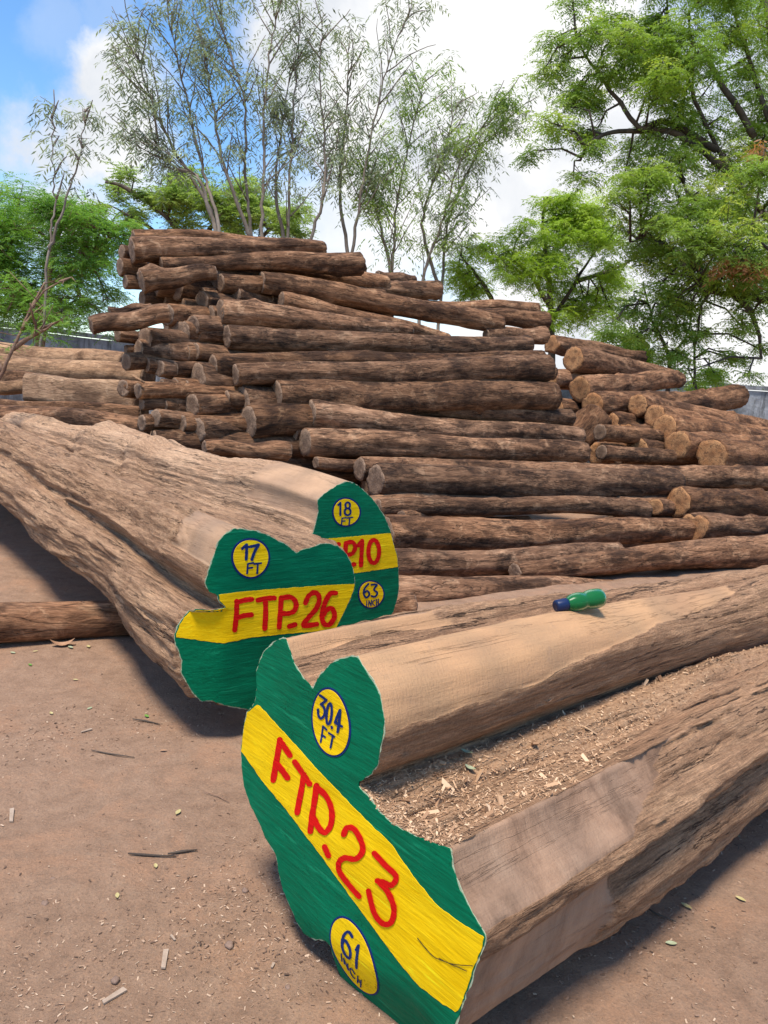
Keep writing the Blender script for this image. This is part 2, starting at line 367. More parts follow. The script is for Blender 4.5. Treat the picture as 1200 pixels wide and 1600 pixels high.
def cap_mesh(ring, xoff, tilt, seed):
    c = sum(ring, Vector())/len(ring); n = len(ring); V = [Vector((c.x+xoff, c.y, c.z))]; Fc = []
    for j, f in enumerate((.35, .7, .93)):
        for k, p in enumerate(ring):
            q = c.lerp(p, f); V.append(Vector((c.x+xoff + .006*noise.noise(q*30+Vector((seed, 0, 0))), q.y, q.z)))
    for k in range(n): Fc.append((0, 1+(k+1) % n, 1+k))
    for j in range(2):
        for k in range(n): Fc.append((1+j*n+k, 1+j*n+(k+1) % n, 1+(j+1)*n+(k+1) % n, 1+(j+1)*n+k))
    b = len(V)
    for p in ring: V.append(p.lerp(c, .05) - Vector((xoff*.5, 0, 0)))
    for k in range(n): Fc.append((1+2*n+k, 1+2*n+(k+1) % n, b+(k+1) % n, b+k))
    return V, Fc
def make_log(a, b, ra, rb, label, group, mat='bark', end='end', name='log', cat='log', **kw):
    LOGC[0] += 1; sd_ = LOGC[0]; L = (b-a).length; mw = log_frame(a, b)
    V, Fc, nr, nl = log_mesh(L, ra, rb, sd_, **kw)
    me = mesh(name, V, Fc); o = link(me, name, M[mat], mw=mw); tag(o, label, cat, group)
    for r_, xo in ((V[:nr], -.006), (V[nl*nr:], .006)):
        cv, cf = cap_mesh([Vector(p) for p in r_], xo, 0, sd_)
        ce = link(mesh('cut_end', cv, cf, True), 'cut_end', M[end], parent=o)
    return o
GP = 'bark-covered logs of the big main pile'; GR = 'logs of the right-hand stack'
# x1,y1,r1, x2,y2,r2, extra distance back, extend to real length?, label
PILE = [
 (208,369,11, 470,384,8, .35,0,'thin brown log behind the topmost log, its left tip on the pile crest'),
 (207,392,19, 505,389,11, .0,0,'thick topmost log lying across the left crest of the main pile'),
 (190,395,11, 330,392,9, .3,1,'short-looking log end left of and just behind the topmost log'),
 (188,418,14, 262,411,12, .2,1,'dark log poking out at the upper left edge under the topmost log'),
 (196,438,11, 260,436,10, .25,1,'small dark log under the upper left edge logs of the pile'),
 (252,412,9, 562,412,17, .0,0,'long log second from the top with thick rounded right end'),
 (480,424,9, 568,420,9, .3,0,'dark log tip just behind the right end of the second log from the top'),
 (222,441,18, 335,426,11, .0,0,'left protruding log third row down with broad dark bark'),
 (277,452,19, 345,450,17, .15,1,'stubby log with pale oval end in the third row'),
 (255,465,10, 300,466,9, .35,1,'small dark log wedged under the stubby third row log'),
 (222,467,12, 262,465,10, .4,1,'black shaded log below the third row at the left edge'),
 (333,434,19, 430,432,13, .02,1,'log with tall thin cut edge beside the stubby third row log'),
 (345,441,14, 410,446,12, -.08,1,'short reddish log right of the tall thin cut edge'),
 (381,425,9, 450,423,9, .25,1,'slim log above the steep long log with small grey end'),
 (430,425,11, 684,455,14, .15,0,'long log with dark round right end against the airy trees'),
 (590,432,8, 647,438,8, .45,0,'short log tip with blue paint mark above the dark right end'),
 (408,441,17, 780,509,14, -.02,0,'long log slanting down to the right from the upper middle of the pile'),
 (650,480,9, 838,482,10, .35,0,'smooth log on the right skyline of the main pile'),
 (720,496,11, 852,501,14, .2,0,'dark log just under the right skyline log of the main pile'),
 (760,522,9, 850,526,13, .1,0,'pale log tip above the split end of the long horizontal log'),
 (368,459,12, 418,464,10, -.02,1,'log with wide orange-grey oval end in upper left middle'),
 (352,456,10, 390,452,9, .15,1,'narrow log behind the one with wide oval end'),
 (422,467,12, 520,492,9, .1,1,'log end left of its twin below the steep long log'),
 (439,471,13, 700,530,9, .0,0,'slanting log just below the steep long log, round tan end'),
 (316,459,11, 350,456,10, .1,1,'small log end above a larger one near the pile middle left'),
 (316,473,16, 352,470,15, .03,1,'log with oval end left of the big leaning cut end'),
 (344,487,20, 640,520,11, -.02,0,'log with large leaning cut end starting the fifth row'),
 (355,525,18, 825,540,14, .0,0,'very long horizontal log of the sixth row with torn right end'),
 (262,490,16, 330,485,13, .0,1,'log with grey oval end right of the overhanging log'),
 (143,509,14, 262,490,14, -.1,0,'overhanging log sticking out furthest to the left'),
 (172,487,7, 235,478,6, .15,0,'thin stick-like log above the overhanging left log'),
 (184,526,10, 240,522,10, .15,1,'dark log right under the overhanging left log'),
 (227,528,18, 290,532,16, .0,1,'broad dark log with thin bright rim below the overhanging log'),
 (217,547,18, 262,550,16, .1,1,'deeply shaded log behind the broad dark log with bright rim'),
 (197,544,7, 225,543,7, .25,1,'very thin log at the left edge above the grey wall line'),
 (198,565,13, 240,565,12, .1,1,'log with pale sliver of cut end at the left edge, mid height'),
 (280,520,19, 330,518,14, .08,1,'log seen only as a tall thin sliver of cut end, left one'),
 (287,517,17, 335,515,14, .02,1,'log seen as a thin sliver of cut end next to another sliver'),
 (302,511,15, 345,506,14, -.05,1,'log with small grey oval end below the leaning cut end'),
 (328,494,15, 370,493,14, .05,1,'log with narrow pale oval end left of the leaning cut end'),
 (306,522,14, 365,522,14, .03,1,'dark blocky log left of the sixth row log, upper'),
 (306,551,13, 365,552,13, .03,1,'dark blocky log left of the sixth row log, lower'),
 (292,554,14, 330,552,12, .1,1,'log with sliver end slanting in the dark gap left of centre'),
 (333,572,19, 846,562,12, .02,0,'long log of the seventh row mostly behind the one below it'),
 (368,588,16, 853,576,21, -.06,0,'long straight log with long dark split along its top'),
 (309,590,26, 350,590,22, .02,1,'thick log with big tall oval end left of centre'),
 (230,571,12, 270,571,12, .12,1,'log in the dark left side, beside a narrow pale end'),
 (249,573,13, 290,572,12, .06,1,'log with narrow pale end in the dark left side'),
 (273,578,11, 310,577,10, .1,1,'small log with narrow end left of the thick tall oval end'),
 (193,605,14, 252,601,14, .05,1,'dark cut log resting against the big pale squared timber'),
 (216,613,12, 262,612,13, -.08,1,'small log with ragged left end in front of the pale squared timber'),
 (253,603,13, 285,602,12, .05,1,'log with bright rim end above the lower left logs'),
 (274,604,13, 310,602,12, .08,1,'log end left of two small ovals low in the left side'),
 (290,605,12, 325,603,11, .04,1,'small log with oval end under the thick tall oval end'),
 (222,634,9, 262,632,9, .03,1,'small log with orange end at the lower left edge'),
 (257,634,9, 300,631,9, .03,1,'small log with narrow pale end in the lower left rows'),
 (268,633,13, 350,628,12, .08,1,'dark wide log across the lower left gap'),
 (300,632,18, 330,632,15, -.04,1,'log seen as a tall bright sliver low on the left side'),
 (222,660,13, 262,658,13, .06,1,'lowest dark log at the left foot of the pile'),
 (243,656,14, 290,657,14, -.02,1,'low log with thin pale left rim beside the foot of the pile'),
 (285,660,14, 320,662,13, -.04,1,'low log with drooping pale oval end near the left foot'),
 (353,624,14, 385,622,13, .0,1,'small log with bright oval end hanging over the dark hollow'),
 (313,650,8, 380,650,8, .08,1,'thin log lying on the lowest blocky log'),
 (307,675,21, 385,672,20, -.02,1,'thick blocky log with crescent end at the bottom left'),
 (377,630,27, 440,620,20, .03,1,'log with very tall curved end between the dark hollow and the round-ended log'),
 (432,621,25, 862,618,22, .0,0,'long log with big round tan left end and thick right end'),
 (388,661,26, 450,664,22, -.05,1,'thick log with pale oval end standing low in the left middle'),
 (475,629,20, 890,655,13, .0,0,'long log just right of the big round tan end, upper of a twin pair'),
 (485,649,21, 905,681,14, -.05,0,'long log with oval end, lower of a twin pair'),
 (453,675,20, 500,676,18, .02,1,'small round-ended log tucked below the twin pair'),
 (477,692,22, 912,708,15, -.04,0,'long light log with round knotted end below the twin pair'),
 (320,700,12, 450,706,14, -.1,0,'log lying flat at the foot behind the painted log'),
 (494,722,9, 560,728,9, .05,1,'small log end under the long light log'),
 (562,734,18, 1290,752,17, .08,0,'very long log with grey round end at centre reaching the right side'),
 (587,752,26, 1052,757,22, -.08,0,'thick log with round brown end just behind the 18 FT painted end'),
 (590,795,13, 1008,796,14, .1,0,'dark shaded log with blunt right end below the thick round-ended log'),
 (600,838,29, 1084,826,17, -.05,0,'thick log with torn fibres low behind the painted ends'),
 (628,806,9, 700,810,9, -.02,1,'short stub end peeping above the thick torn log'),
 (590,886,24, 965,862,15, .05,0,'log in the second lowest row, flaking bark'),
 (805,892,15, 1290,850,27, -.08,0,'log rising to the right edge in the second lowest row'),
 (590,930,32, 1015,918,14, .0,0,'lowest log of the pile, just behind the green bottle'),
]
RIGHT = [
 (862,538,15, 1000,560,12, .3,0,'log with dark scalloped clover-shaped end at the top of the right stack'),
 (896,562,19, 1062,594,11, .1,0,'log with round end marked with blue paint, top of right stack'),
 (858,592,15, 930,600,16, .2,1,'log with half hidden orange end between main pile and right stack'),
 (906,609,20, 1056,592,13, .1,0,'log with orange oval end and humped back in the right stack'),
 (926,632,20, 1152,621,18, .0,0,'log with red-brown round end reaching the wall at right'),
 (997,632,17, 1320,690,16, .05,0,'log with small upright orange oval end in the right stack'),
 (1023,650,18, 1320,702,16, .0,0,'log with half round orange end behind the pale rimmed one'),
 (1038,668,20, 1320,716,17, -.05,0,'log with pale rimmed round end in the middle of the right stack'),
 (1058,694,22, 1200,704,20, -.1,1,'log with cracked orange-brown round end, low right stack'),
 (1112,711,26, 1330,716,25, -.15,0,'thickest round-ended log at the lower right of the right stack'),
 (955,667,19, 1030,652,14, .1,1,'log with twisted double orange end, upper half'),
 (979,684,22, 1040,674,19, .0,1,'log with split deep orange end in the middle of the right stack'),
 (998,703,16, 1045,698,16, -.05,1,'short pale log with bright orange end under the split one'),
 (932,709,17, 985,702,14, -.05,1,'short log with brown shell-shaped end at the stack foot'),
 (973,713,8, 1000,712,8, -.02,1,'tiny log end between two short logs at the stack foot'),
 (866,640,17, 930,640,17, .25,1,'dark log in the shade between main pile and right stack'),
 (898,690,27, 935,650,24, .05,0,'thick crooked trunk piece bending up between the two stacks'),
 (1024,794,13, 1070,797,13, .0,1,'small orange log end beside the split broken log'),
 (1060,783,23, 1330,800,21, -.02,0,'broken log with orange torn end and open splits at right'),
 (1083,826,24, 1330,829,22, -.1,0,'log with curled orange torn end below the broken log'),
]
NR_ = Vector((-math.cos(R(50)), math.sin(R(50)), 0))
def place(e, grp, mat, end, right=False):
    x1, y1, r1, x2, y2, r2, b, ext, lab = e
    if right:
        d1 = 9.1+(710-y1)/150*.9+b*1.2; nv = NR_
        if y1 > 750: right = False
    if not right: d1 = pile_d(x1, y1, b+(.10 if ext else 0)); nv = NV
    p1 = P(x1, y1, d1); n = p1.dot(nv); r = ray(x2, y2); d2 = n/r.dot(nv); p2 = P(x2, y2, d2)
    if 'crooked' in lab: d2 = d1+.1; p2 = P(x2, y2, d2)
    if ext:
        L = (p2-p1).length; u = (p2-p1).normalized(); u.z *= .3
        if not right: u = u+NV*random.uniform(.08, .5); u.z += random.uniform(-.06, .06)
        u.normalize(); p2 = p1+u*max(L, 1.7+.5*random.random())
    kw = dict(lob=.42) if 'clover' in lab or 'twisted' in lab or 'curled' in lab else {}
    return make_log(p1, p2, r1*d1/F_PX*1.04, r2*d2/F_PX*1.04, lab, grp, mat, end, bend=.014, **kw)
for e in PILE: place(e, GP, 'bark', 'end')
for e in RIGHT: place(e, GR, 'bark2', 'endo', True)
T = Tubes(); dd_ = pile_d(1050, 765)-.05
T.add([P(1029, 776, dd_), P(1041, 772, dd_-.02), P(1048, 758, dd_-.03), P(1046, 738, dd_-.02), P(1042, 733, dd_)], [.012, .018, .018, .014, .008], 8)
tag(link(T.build('root_stub'), 'root_stub', M['endo']), 'curled broken root sticking up beside the broken orange-ended log', 'root')
T = Tubes(); dd_ = pile_d(216, 593)-.12
T.add([P(207, 587, dd_), P(216, 592, dd_), P(226, 598, dd_)], [.008, .011, .009], 5)
tag(link(T.build('stick'), 'stick', M['pale']), 'short pale stick lying on the log ends at the left foot of the pile', 'stick')
# logs further back that show only through the gaps
for b, zs in ((.32, np.arange(.14, 2.1, .21)), (.62, np.arange(.2, 1.9, .25))):
    for z in zs:
        for x0, x1 in ((290, 820), (940, 1300)):
            if x0 > 900 and z > 1.0: continue
            n = front(z)+b
            lo, hi = -4.5, 6.0
            def at(px):
                k = (px-600)/F_PX; d = n/(NV.y+NV.x*k); return Vector((k*d, d, z))
            if z > 1.75: x1 = 600
            if z < .7 and x0 < 500: x0 = 560
            j = random.uniform(-35, 35)
            a, c_ = at(x0+j), at(x1+j*.7); r_ = random.uniform(.085, .11)
            make_log(a, c_, r_, r_*.85, 'dark bark log deep in the pile, seen only through gaps between the front logs', 'logs deep inside the pile', 'bark', 'end', nr=20)

for i, (z, n, px) in enumerate([(.10, 5.75, 222), (.30, 5.8, 216), (.50, 5.85, 226), (.70, 5.9, 232), (2.02, 7.25, 228), (2.2, 7.3, 214), (2.38, 7.35, 236), (2.1, 7.5, 240), (.12, 5.9, 262), (.34, 5.85, 300), (.56, 5.95, 270), (.2, 6.3, 240), (.45, 6.35, 250), (.68, 6.4, 262), (.88, 6.3, 275), (1.08, 6.5, 262), (1.28, 6.75, 250), (1.5, 6.95, 262), (1.7, 7.15, 246), (1.9, 7.3, 262)]):
    k = (px-600)/F_PX; r = Vector((k, 1, 0)); d = n/(NV.x*k+NV.y); a = Vector((k*d, d, z))
    make_log(a, a+AX*2.4, .10, .09, 'dark bark log deep in the pile, seen only through gaps between the front logs', 'logs deep inside the pile', 'bark', 'end', nr=20)
# pale debarked stack at the left
GL = 'pale debarked timbers at the left'
LEFT = [
 (-60,548,16, 196,566,15, 10.0,9.0,'pale peeled log along the back of the left timber stack','pale'),
 (-60,566,19, 232,590,19, 9.0,8.0,'long sunlit peeled log with flat hewn top, left timber stack','pale'),
 (-60,588,11, 60,592,11, 8.4,8.2,'short brown log left of the squared timber end','bark2'),
 (-60,604,11, 60,606,11, 8.1,7.9,'bright yellowish peeled log under the brown short one','pale'),
 (53,607,25, 222,620,24, 7.6,7.1,'thick squared pale timber with flat cut end facing left','pale'),
 (-60,630,14, 225,645,13, 7.6,6.9,'brown log directly beneath the squared pale timber','bark2'),
 (-60,645,19, 226,668,18, 7.1,6.6,'lowest long brown log of the left stack with dark underside','bark2'),
 (-60,690,18, 130,684,16, 7.3,7.0,'log almost hidden behind the twisted painted log at left','bark2'),
]
for x1, y1, r1, x2, y2, r2, d1, d2, lab, mt in LEFT:
    make_log(P(x1, y1, d1), P(x2, y2, d2), r1*d1/F_PX, r2*d2/F_PX, lab, GL, mt, 'end', lob=.04 if 'squared' in lab else .07, bend=.006, rough=.3, sq=.85 if 'squared' in lab else 0)
# bolster on the ground under the painted logs
a = G(-120, 1012, 0.0); b = G(330, 985, 0.0); a.z = b.z = .083
make_log(a, b+(b-a)*.9, .088, .078, 'smooth reddish log lying on the bare ground under the twisted painted log', None, 'bark2', 'end', cat='log', rough=.35, bend=.008)

# ---------------------------------------------------------------- the three painted logs
def poly_resample(pts, n):
    pts = [Vector(p) for p in pts]; m = len(pts); L = [0]
    for i in range(m): L.append(L[-1]+(pts[(i+1) % m]-pts[i]).length)
    out = []; j = 0
    for k in range(n):
        s = L[-1]*k/n
        while L[j+1] < s: j += 1
        f = (s-L[j])/max(1e-9, L[j+1]-L[j]); out.append(pts[j].lerp(pts[(j+1) % m], f))
    return out, L
def inpoly(x, y, poly):
    c = False; j = len(poly)-1
    for i in range(len(poly)):
        xi, yi = poly[i][0], poly[i][1]; xj, yj = poly[j][0], poly[j][1]
        if (yi > y) != (yj > y) and x < (xj-xi)*(y-yi)/(yj-yi)+xi: c = not c
        j = i
    return c
class Hero:
    def __init__(s, theta, side, low, zmin, tilt=0.0):
        """axis runs away from the face at theta degrees to the side; low = pixel of lowest face point"""
        s.a = Vector((side*math.sin(R(theta)), math.cos(R(theta)), 0))
        p = G(low[0], low[1], zmin); s.p0 = p
        s.mw = log_frame(p, p+s.a); s.imw = s.mw.inverted(); s.h = lambda y, z: 0.0
    def uv(s, px, py):
        r = ray(px, py); t = (s.p0-CP).dot(s.a)/r.dot(s.a); q = s.imw @ (CP+r*t); return (q.y, q.z)
    def flat(s, name, poly_uv, lift, mat, parent, thick=True, step=.018):
        pts = [Vector(p) for p in poly_uv]; xs = [p.x for p in pts]; ys = [p.y for p in pts]; n = len(pts)
        ins = []
        x = min(xs)
        while x < max(xs):
            y = min(ys)
            while y < max(ys):
                if inpoly(x, y, pts): ins.append(Vector((x+.2*step*math.sin(y*900), y)))
                y += step
            x += step
        V2, E, F2, *_ = delaunay_2d_cdt(pts+ins, [(i, (i+1) % n) for i in range(n)], [list(range(n))], 1, 1e-6)
        V = [(-lift+s.h(v.x, v.y), v.x, v.y) for v in V2]; Fc = [tuple(f)[::-1] for f in F2]
        # thin edge down to the wood
        cnt = {}
        for f in Fc:
            for i in range(len(f)): e = (f[i], f[(i+1) % len(f)]); cnt[e] = 1
        nb_ = len(V)
        bd = [e for e in cnt if (e[1], e[0]) not in cnt]; idx = {}
        for e in bd:
            for v in e:
                if v not in idx: idx[v] = len(V); V.append((V[v][0]+max(lift, .001), V[v][1], V[v][2]))
        for e in bd: Fc.append((e[1], e[0], idx[e[0]], idx[e[1]]))
        me = mesh(name, V, Fc, False)
        return link(me, name, mat, parent=parent)
    def strokes(s, name, lines, wpx, lift, mat, parent):
        """hand painted strokes given as pixel polylines; each a ribbon with round ends"""
        V = []; Fc = []; li = 0
        for ln in lines:
            li += 1; lf = lift+.0001*li
            pts = [Vector(p) for p in ln]
            if len(pts) > 2:                      # Catmull-Rom
                q = []
                for i in range(len(pts)-1):
                    a, b_, c_, d_ = pts[max(i-1, 0)], pts[i], pts[i+1], pts[min(i+2, len(pts)-1)]
                    for k in range(6):
                        t = k/6; q.append(.5*((2*b_)+(c_-a)*t+(2*a-5*b_+4*c_-d_)*t*t+(-a+3*b_-3*c_+d_)*t**3))
                pts = q+[pts[-1]]
            else: pts = [pts[0].lerp(pts[1], k/8) for k in range(9)]
            L_, R_ = [], []; w = wpx/2
            # work in pixels
            for i, p in enumerate(pts):
                t = (pts[min(i+1, len(pts)-1)]-pts[max(i-1, 0)]).normalized(); n_ = Vector((-t.y, t.x))
                ww = w*(1+.16*noise.noise(Vector((i*.35, li*3.1, 1)))+.05*math.sin(i*1.9+li))
                L_.append(p+n_*ww); R_.append(p-n_*ww)
            def cap(c_, d_):
                out = []
                for k in range(1, 6):
                    a_ = math.pi*k/6; out.append(c_+Vector((d_.x*math.cos(a_)-d_.y*math.sin(a_), d_.x*math.sin(a_)+d_.y*math.cos(a_)))*w)
                return out
            base = len(V)
            for l, r_ in zip(L_, R_):
                for p in (l, r_):
                    y, z = s.uv(*p); V.append((-lf+s.h(y, z), y, z))
            for i in range(len(pts)-1): Fc.append((base+2*i, base+2*i+1, base+2*i+3, base+2*i+2))
            t0 = (pts[1]-pts[0]).normalized(); t1 = (pts[-1]-pts[-2]).normalized()
            for c_, nrm, i0, i1 in ((pts[0], Vector((-t0.y, t0.x)), 0, 1), (pts[-1], Vector((t1.y, -t1.x)), 2*len(pts)-1, 2*len(pts)-2)):
                cp = cap(c_, nrm); b0 = len(V)
                for p in cp: y, z = s.uv(*p); V.append((-lf+s.h(y, z), y, z))
                Fc.append((base+i0, *[b0+k for k in range(len(cp))], base+i1))
        # face outward, add a little thickness by a second lower layer
        me = mesh(name, V, Fc, False)
        return link(me, name, mat, parent=parent)
    def ellipse(s, c, ma, mi, ang, n=48, wob=0.02):
        out = []
        for k in range(n):
            q = 2*math.pi*k/n; w = 1+wob*math.sin(3*q+c[0])
            x, y = ma*math.cos(q)*w, mi*math.sin(q)*w
            out.append(s.uv(c[0]+x*math.cos(ang)-y*math.sin(ang), c[1]+x*math.sin(ang)+y*math.cos(ang)))
        return out
    def loft(s, outline_uv, L, n, steps, scale, shift, twist, sig, hewn, disp, mat, label, cat='log', tcurve=1.5):
        ring, _ = poly_resample([(p[0], p[1], 0) for p in outline_uv], n)
        A = np.array([(p.x, p.y) for p in ring]); cen = A.mean(0); s.cen = cen; B = A-cen
        Fq = np.fft.fft(B[:, 0]+1j*B[:, 1]); fr = np.fft.fftfreq(n)*n
        V = []; H = []; D = []; TN = []; s.grid = []
        for i in range(steps+1):
            t = L*(i/steps)**tcurve
            g = np.exp(-(fr*sig(t))**2); z = np.fft.ifft(Fq*g)
            # keep area after smoothing
            z = z*scale(t)*np.exp(1j*twist(t)); du, dv = shift(t)
            ed = .0 if t > .02 else 1
            nrm = z/np.maximum(np.abs(z), 1e-6)
            pts = []
            for k in range(n):
                u, v = z[k].real+cen[0]+du, z[k].imag+cen[1]+dv
                hw = hewn(k/n, t)
                e = disp(t, u, v, k/n)*(1-.93*hw)*min(1, .15+t/.06) if i else 0
                u += nrm[k].real*e; v += nrm[k].imag*e
                x = t if i else s.h(A[k][0], A[k][1])+.0005
                if 0 < t < .12: x = max(t, s.h(A[k][0], A[k][1])*1.0*(1-t/.12)+t)
                pts.append((x, u, v)); H.append(hw); D.append(s.dust(k/n, t) if hasattr(s, 'dust') else 0); TN.append(s.tone(k/n) if hasattr(s, 'tone') else .35)
            s.grid.append(pts); V += pts
        Fc = []
        for i in range(steps):
            for k in range(n): Fc.append((i*n+k, (i+1)*n+k, (i+1)*n+(k+1) % n, i*n+(k+1) % n))
        Fc.append(tuple(steps*n+k for k in range(n))[::-1])
        # orientation
        me = mesh('log', V, Fc); at_ = me.attributes.new('hewn', 'FLOAT', 'POINT'); at_.data.foreach_set('value', H); at2 = me.attributes.new('dust', 'FLOAT', 'POINT'); at2.data.foreach_set('value', D); at3 = me.attributes.new('tone', 'FLOAT', 'POINT'); at3.data.foreach_set('value', TN)
        o = link(me, 'painted_log', mat, mw=s.mw); tag(o, label, cat); s.o = o; s.n = n; s.steps = steps
        return o
def c5(pts): return [(260+x/3, 720+y/3) for x, y in pts]
def c6(pts): return [(360+x/2.581, 980+y/2.581) for x, y in pts]
def arc_c(cx, cy, rx, ry, a0, a1, n=10):
    return [(cx+rx*math.cos(R(a0+(a1-a0)*k/n)), cy+ry*math.sin(R(a0+(a1-a0)*k/n))) for k in range(n+1)]
def rag(pts, amp, seed):
    """ragged saw edge"""
    out, _ = poly_resample([(p[0], p[1], 0) for p in pts], 420)
    return [(p.x+amp*noise.fractal(Vector((p.x*55, p.y*55, seed)), .8, 2, 3), p.y+amp*noise.fractal(Vector((p.x*55, p.y*55, seed+9)), .8, 2, 3)) for p in out]
def fr_noise(x, y, z, sx, s_, H_=.8, o=5):
    return noise.fractal(Vector((x*sx, y*s_, z*s_)), H_, 2.1, o)
def ridged(x, y, z, sx, s_):
    return 1-abs(noise.fractal(Vector((x*sx, y*s_, z*s_)), .9, 2.1, 4))*2
def ss(a, b, x):
    t = min(1, max(0, (x-a)/(b-a))); return t*t*(3-2*t)

def sp(x, w=.014): return w*math.log(1+math.exp(max(-20, min(40, x/w))))
# --- nearest painted log
H23 = Hero(48, 1, (640, 1640), .03)
def h23(y, z):
    y0, z0 = h23.l; d = (z0-z) - abs(y-y0)*.25
    return sp(d)*.35 + .003*noise.noise(Vector((y*9, z*9, 1)))
out23 = [(447,997),(454,1017),(461,1038),(474,1057),(490,1077),(499,1059),(515,1040),(532,1030),(550,1026),(560,1027),(569,1044),(583,1065),(594,1087),(597,1108),(601,1129),(599,1150),(594,1174),(589,1197),(577,1212),(560,1221),(560,1230),(577,1247),(592,1267),(612,1286),(639,1300),(666,1313),(689,1322),(703,1325),(707,1352),(716,1379),(730,1410),(747,1441),(759,1464),(753,1484),(742,1511),(738,1526),(730,1549),(720,1577),(713,1600),(700,1625),(670,1640),(630,1635),(590,1622),(554,1600),(530,1579),(519,1553),(515,1522),(515,1480),(509,1470),(488,1468),(472,1460),(463,1441),(453,1414),(443,1391),(437,1364),(432,1333),(418,1313),(406,1286),(393,1259),(383,1228),(379,1197),(377,1170),(381,1135),(387,1112),(395,1106),(401,1092),(403,1075),(402,1050),(412,1020),(430,1002)]
h23.l = H23.uv(640, 1545); H23.h = h23
o23 = [H23.uv(*p) for p in out23]
NR = 300
def frac_of(H, outl, px, py):
    """outline parameter (0..1) of the outline point nearest a pixel"""
    ring, _ = poly_resample([(*H.uv(*p), 0) for p in outl], NR); q = Vector((*H.uv(px, py), 0))
    return min(range(NR), key=lambda k: (ring[k]-q).length)/NR
f_crest = frac_of(H23, out23, 545, 1027); f_low = frac_of(H23, out23, 597, 1160); f_val = frac_of(H23, out23, 560, 1226)
f_cor = frac_of(H23, out23, 703, 1325); f_not = frac_of(H23, out23, 759, 1464); f_bot = frac_of(H23, out23, 720, 1577)
def hewn23(f, t):
    w = .06*noise.fractal(Vector((t*3, f*30, 4)), .8, 2, 4)
    a = 0
    if f_crest-.03 < f < f_low:
        lim = 1.55-1.15*ss(f_crest+.25*(f_low-f_crest), f_low, f)
        a = max(a, (1-ss(lim, lim+.12, t+w*2))*ss(f_crest-.03, f_crest-.015, f+w*.1)*(1-ss(f_low-.012, f_low, f+w*.15)))
    if f_cor-.004 < f < f_not:
        q = (f-f_cor)/(f_not-f_cor); lim = .72-.30*q
        a = max(a, (1-ss(lim, lim+.05, t+w))*.93)
    if f_not+.02 < f < f_bot+.05: a = max(a, (1-ss(.42, .5, t+w))*.8)
    if f < .02 or f > .985: a = max(a, (1-ss(.5, .6, t+w*2))*.9)
    return a
def disp23(t, u, v, f):
    d = .018*fr_noise(t, u, v, 1.2, 8, .8) + .010*ridged(t, u, v, .9, 18) + .005*fr_noise(t, u, v, 10, 60, .6, 4)
    if f_val-.01 < f < f_cor: d += .010*noise.fractal(Vector((t*14, u*14, v*14)), .7, 2, 4)-.004
    if f_val < f < f_cor: d += .075*ss(.25, 1.5, t)*math.sin(math.pi*((f-f_val)/(f_cor-f_val))**.6)
    d += .016*math.exp(-((f-f_cor+.007)/.006)**2)*(1-ss(.9, 1.5, t))*(.7+.6*noise.noise(Vector((t*7, 0, 6)))) - .008*math.exp(-((f-f_cor-.004)/.003)**2)*(1-ss(.9, 1.5, t))
    d -= .03*math.exp(-((f-f_low-.015)/.012)**2)*ss(.0, .3, t)*(.5+.5*noise.noise(Vector((t*5, 0, 3))))
    d -= .050*math.exp(-((f-f_not-.030)/.013)**2)*ss(.1, .6, t)
    d += .020*math.exp(-((f-f_not-.075)/.030)**2)*ss(.1, .6, t)
    return d
def dust23(f, t):
    w = noise.fractal(Vector((t*4, f*40, 34)), .8, 2, 4)
    lim = f_cor-(f_cor-f_val)*.72*ss(.2, 1.6, t)
    a = ss(f_val-.006, f_val+.006, f+w*.004)*(1-ss(lim-.016, lim-.004, f+w*.012))*(1-ss(1.3, 2.2, t+w*.5))
    return a*(.75+.25*w)
H23.dust = dust23; H23.tone = lambda f: ss(f_cor-.02, f_cor, f)*.9
L23 = H23.loft(o23, 6.0, NR, 420, lambda t: 1+.02*math.sin(t*3)-.02*t, lambda t: (.012*math.sin(t*2.1)*t, -.008*t), lambda t: -.05*t/(1+.2*t), lambda t: .012+.05*ss(.15, 1.9, t)+.04*ss(1.6, 5, t), hewn23, disp23, M['hero2'],
  'nearest painted log, deeply fluted and sawn, reading FTP.23, 30.4 FT and 61 INCH')
def rim(H, out_uv, parent, seed):
    c = Vector((sum(p[0] for p in out_uv)/len(out_uv), sum(p[1] for p in out_uv)/len(out_uv)))
    r_ = rag(out_uv, .0030, seed)
    r2 = [(Vector(p)-c).normalized()*.0022+Vector(p) for p in r_]
    H.flat('undercoat_edge', [(p.x, p.y) for p in r2], .0010, M['undercoat'], parent, step=.03)
    pe = H.flat('painted_end', rag(out_uv, .0030, seed+3), .0022, M['green'], parent, step=.012)
    return pe
pe = rim(H23, o23, L23, 1)
def split_uv(H, pts): return [H.uv(*p) for p in pts]
band23 = [(409,1104)]+c6([(200,402),(330,545),(500,728),(650,870),(740,1000),(830,1115),(920,1180),(1026,1250)])+[(752,1484),(741,1511),(737,1526),(729,1549),(718,1578)]+c6([(912,1548),(860,1518),(760,1440),(660,1320),(570,1200),(480,1075),(370,920),(250,760),(130,610)])+[(378,1173),(382,1135),(388,1113),(396,1107),(403,1101)]
H23.flat('yellow_band', rag(split_uv(H23, band23), .0016, 5), .0032, M['yellow'], pe, step=.012)
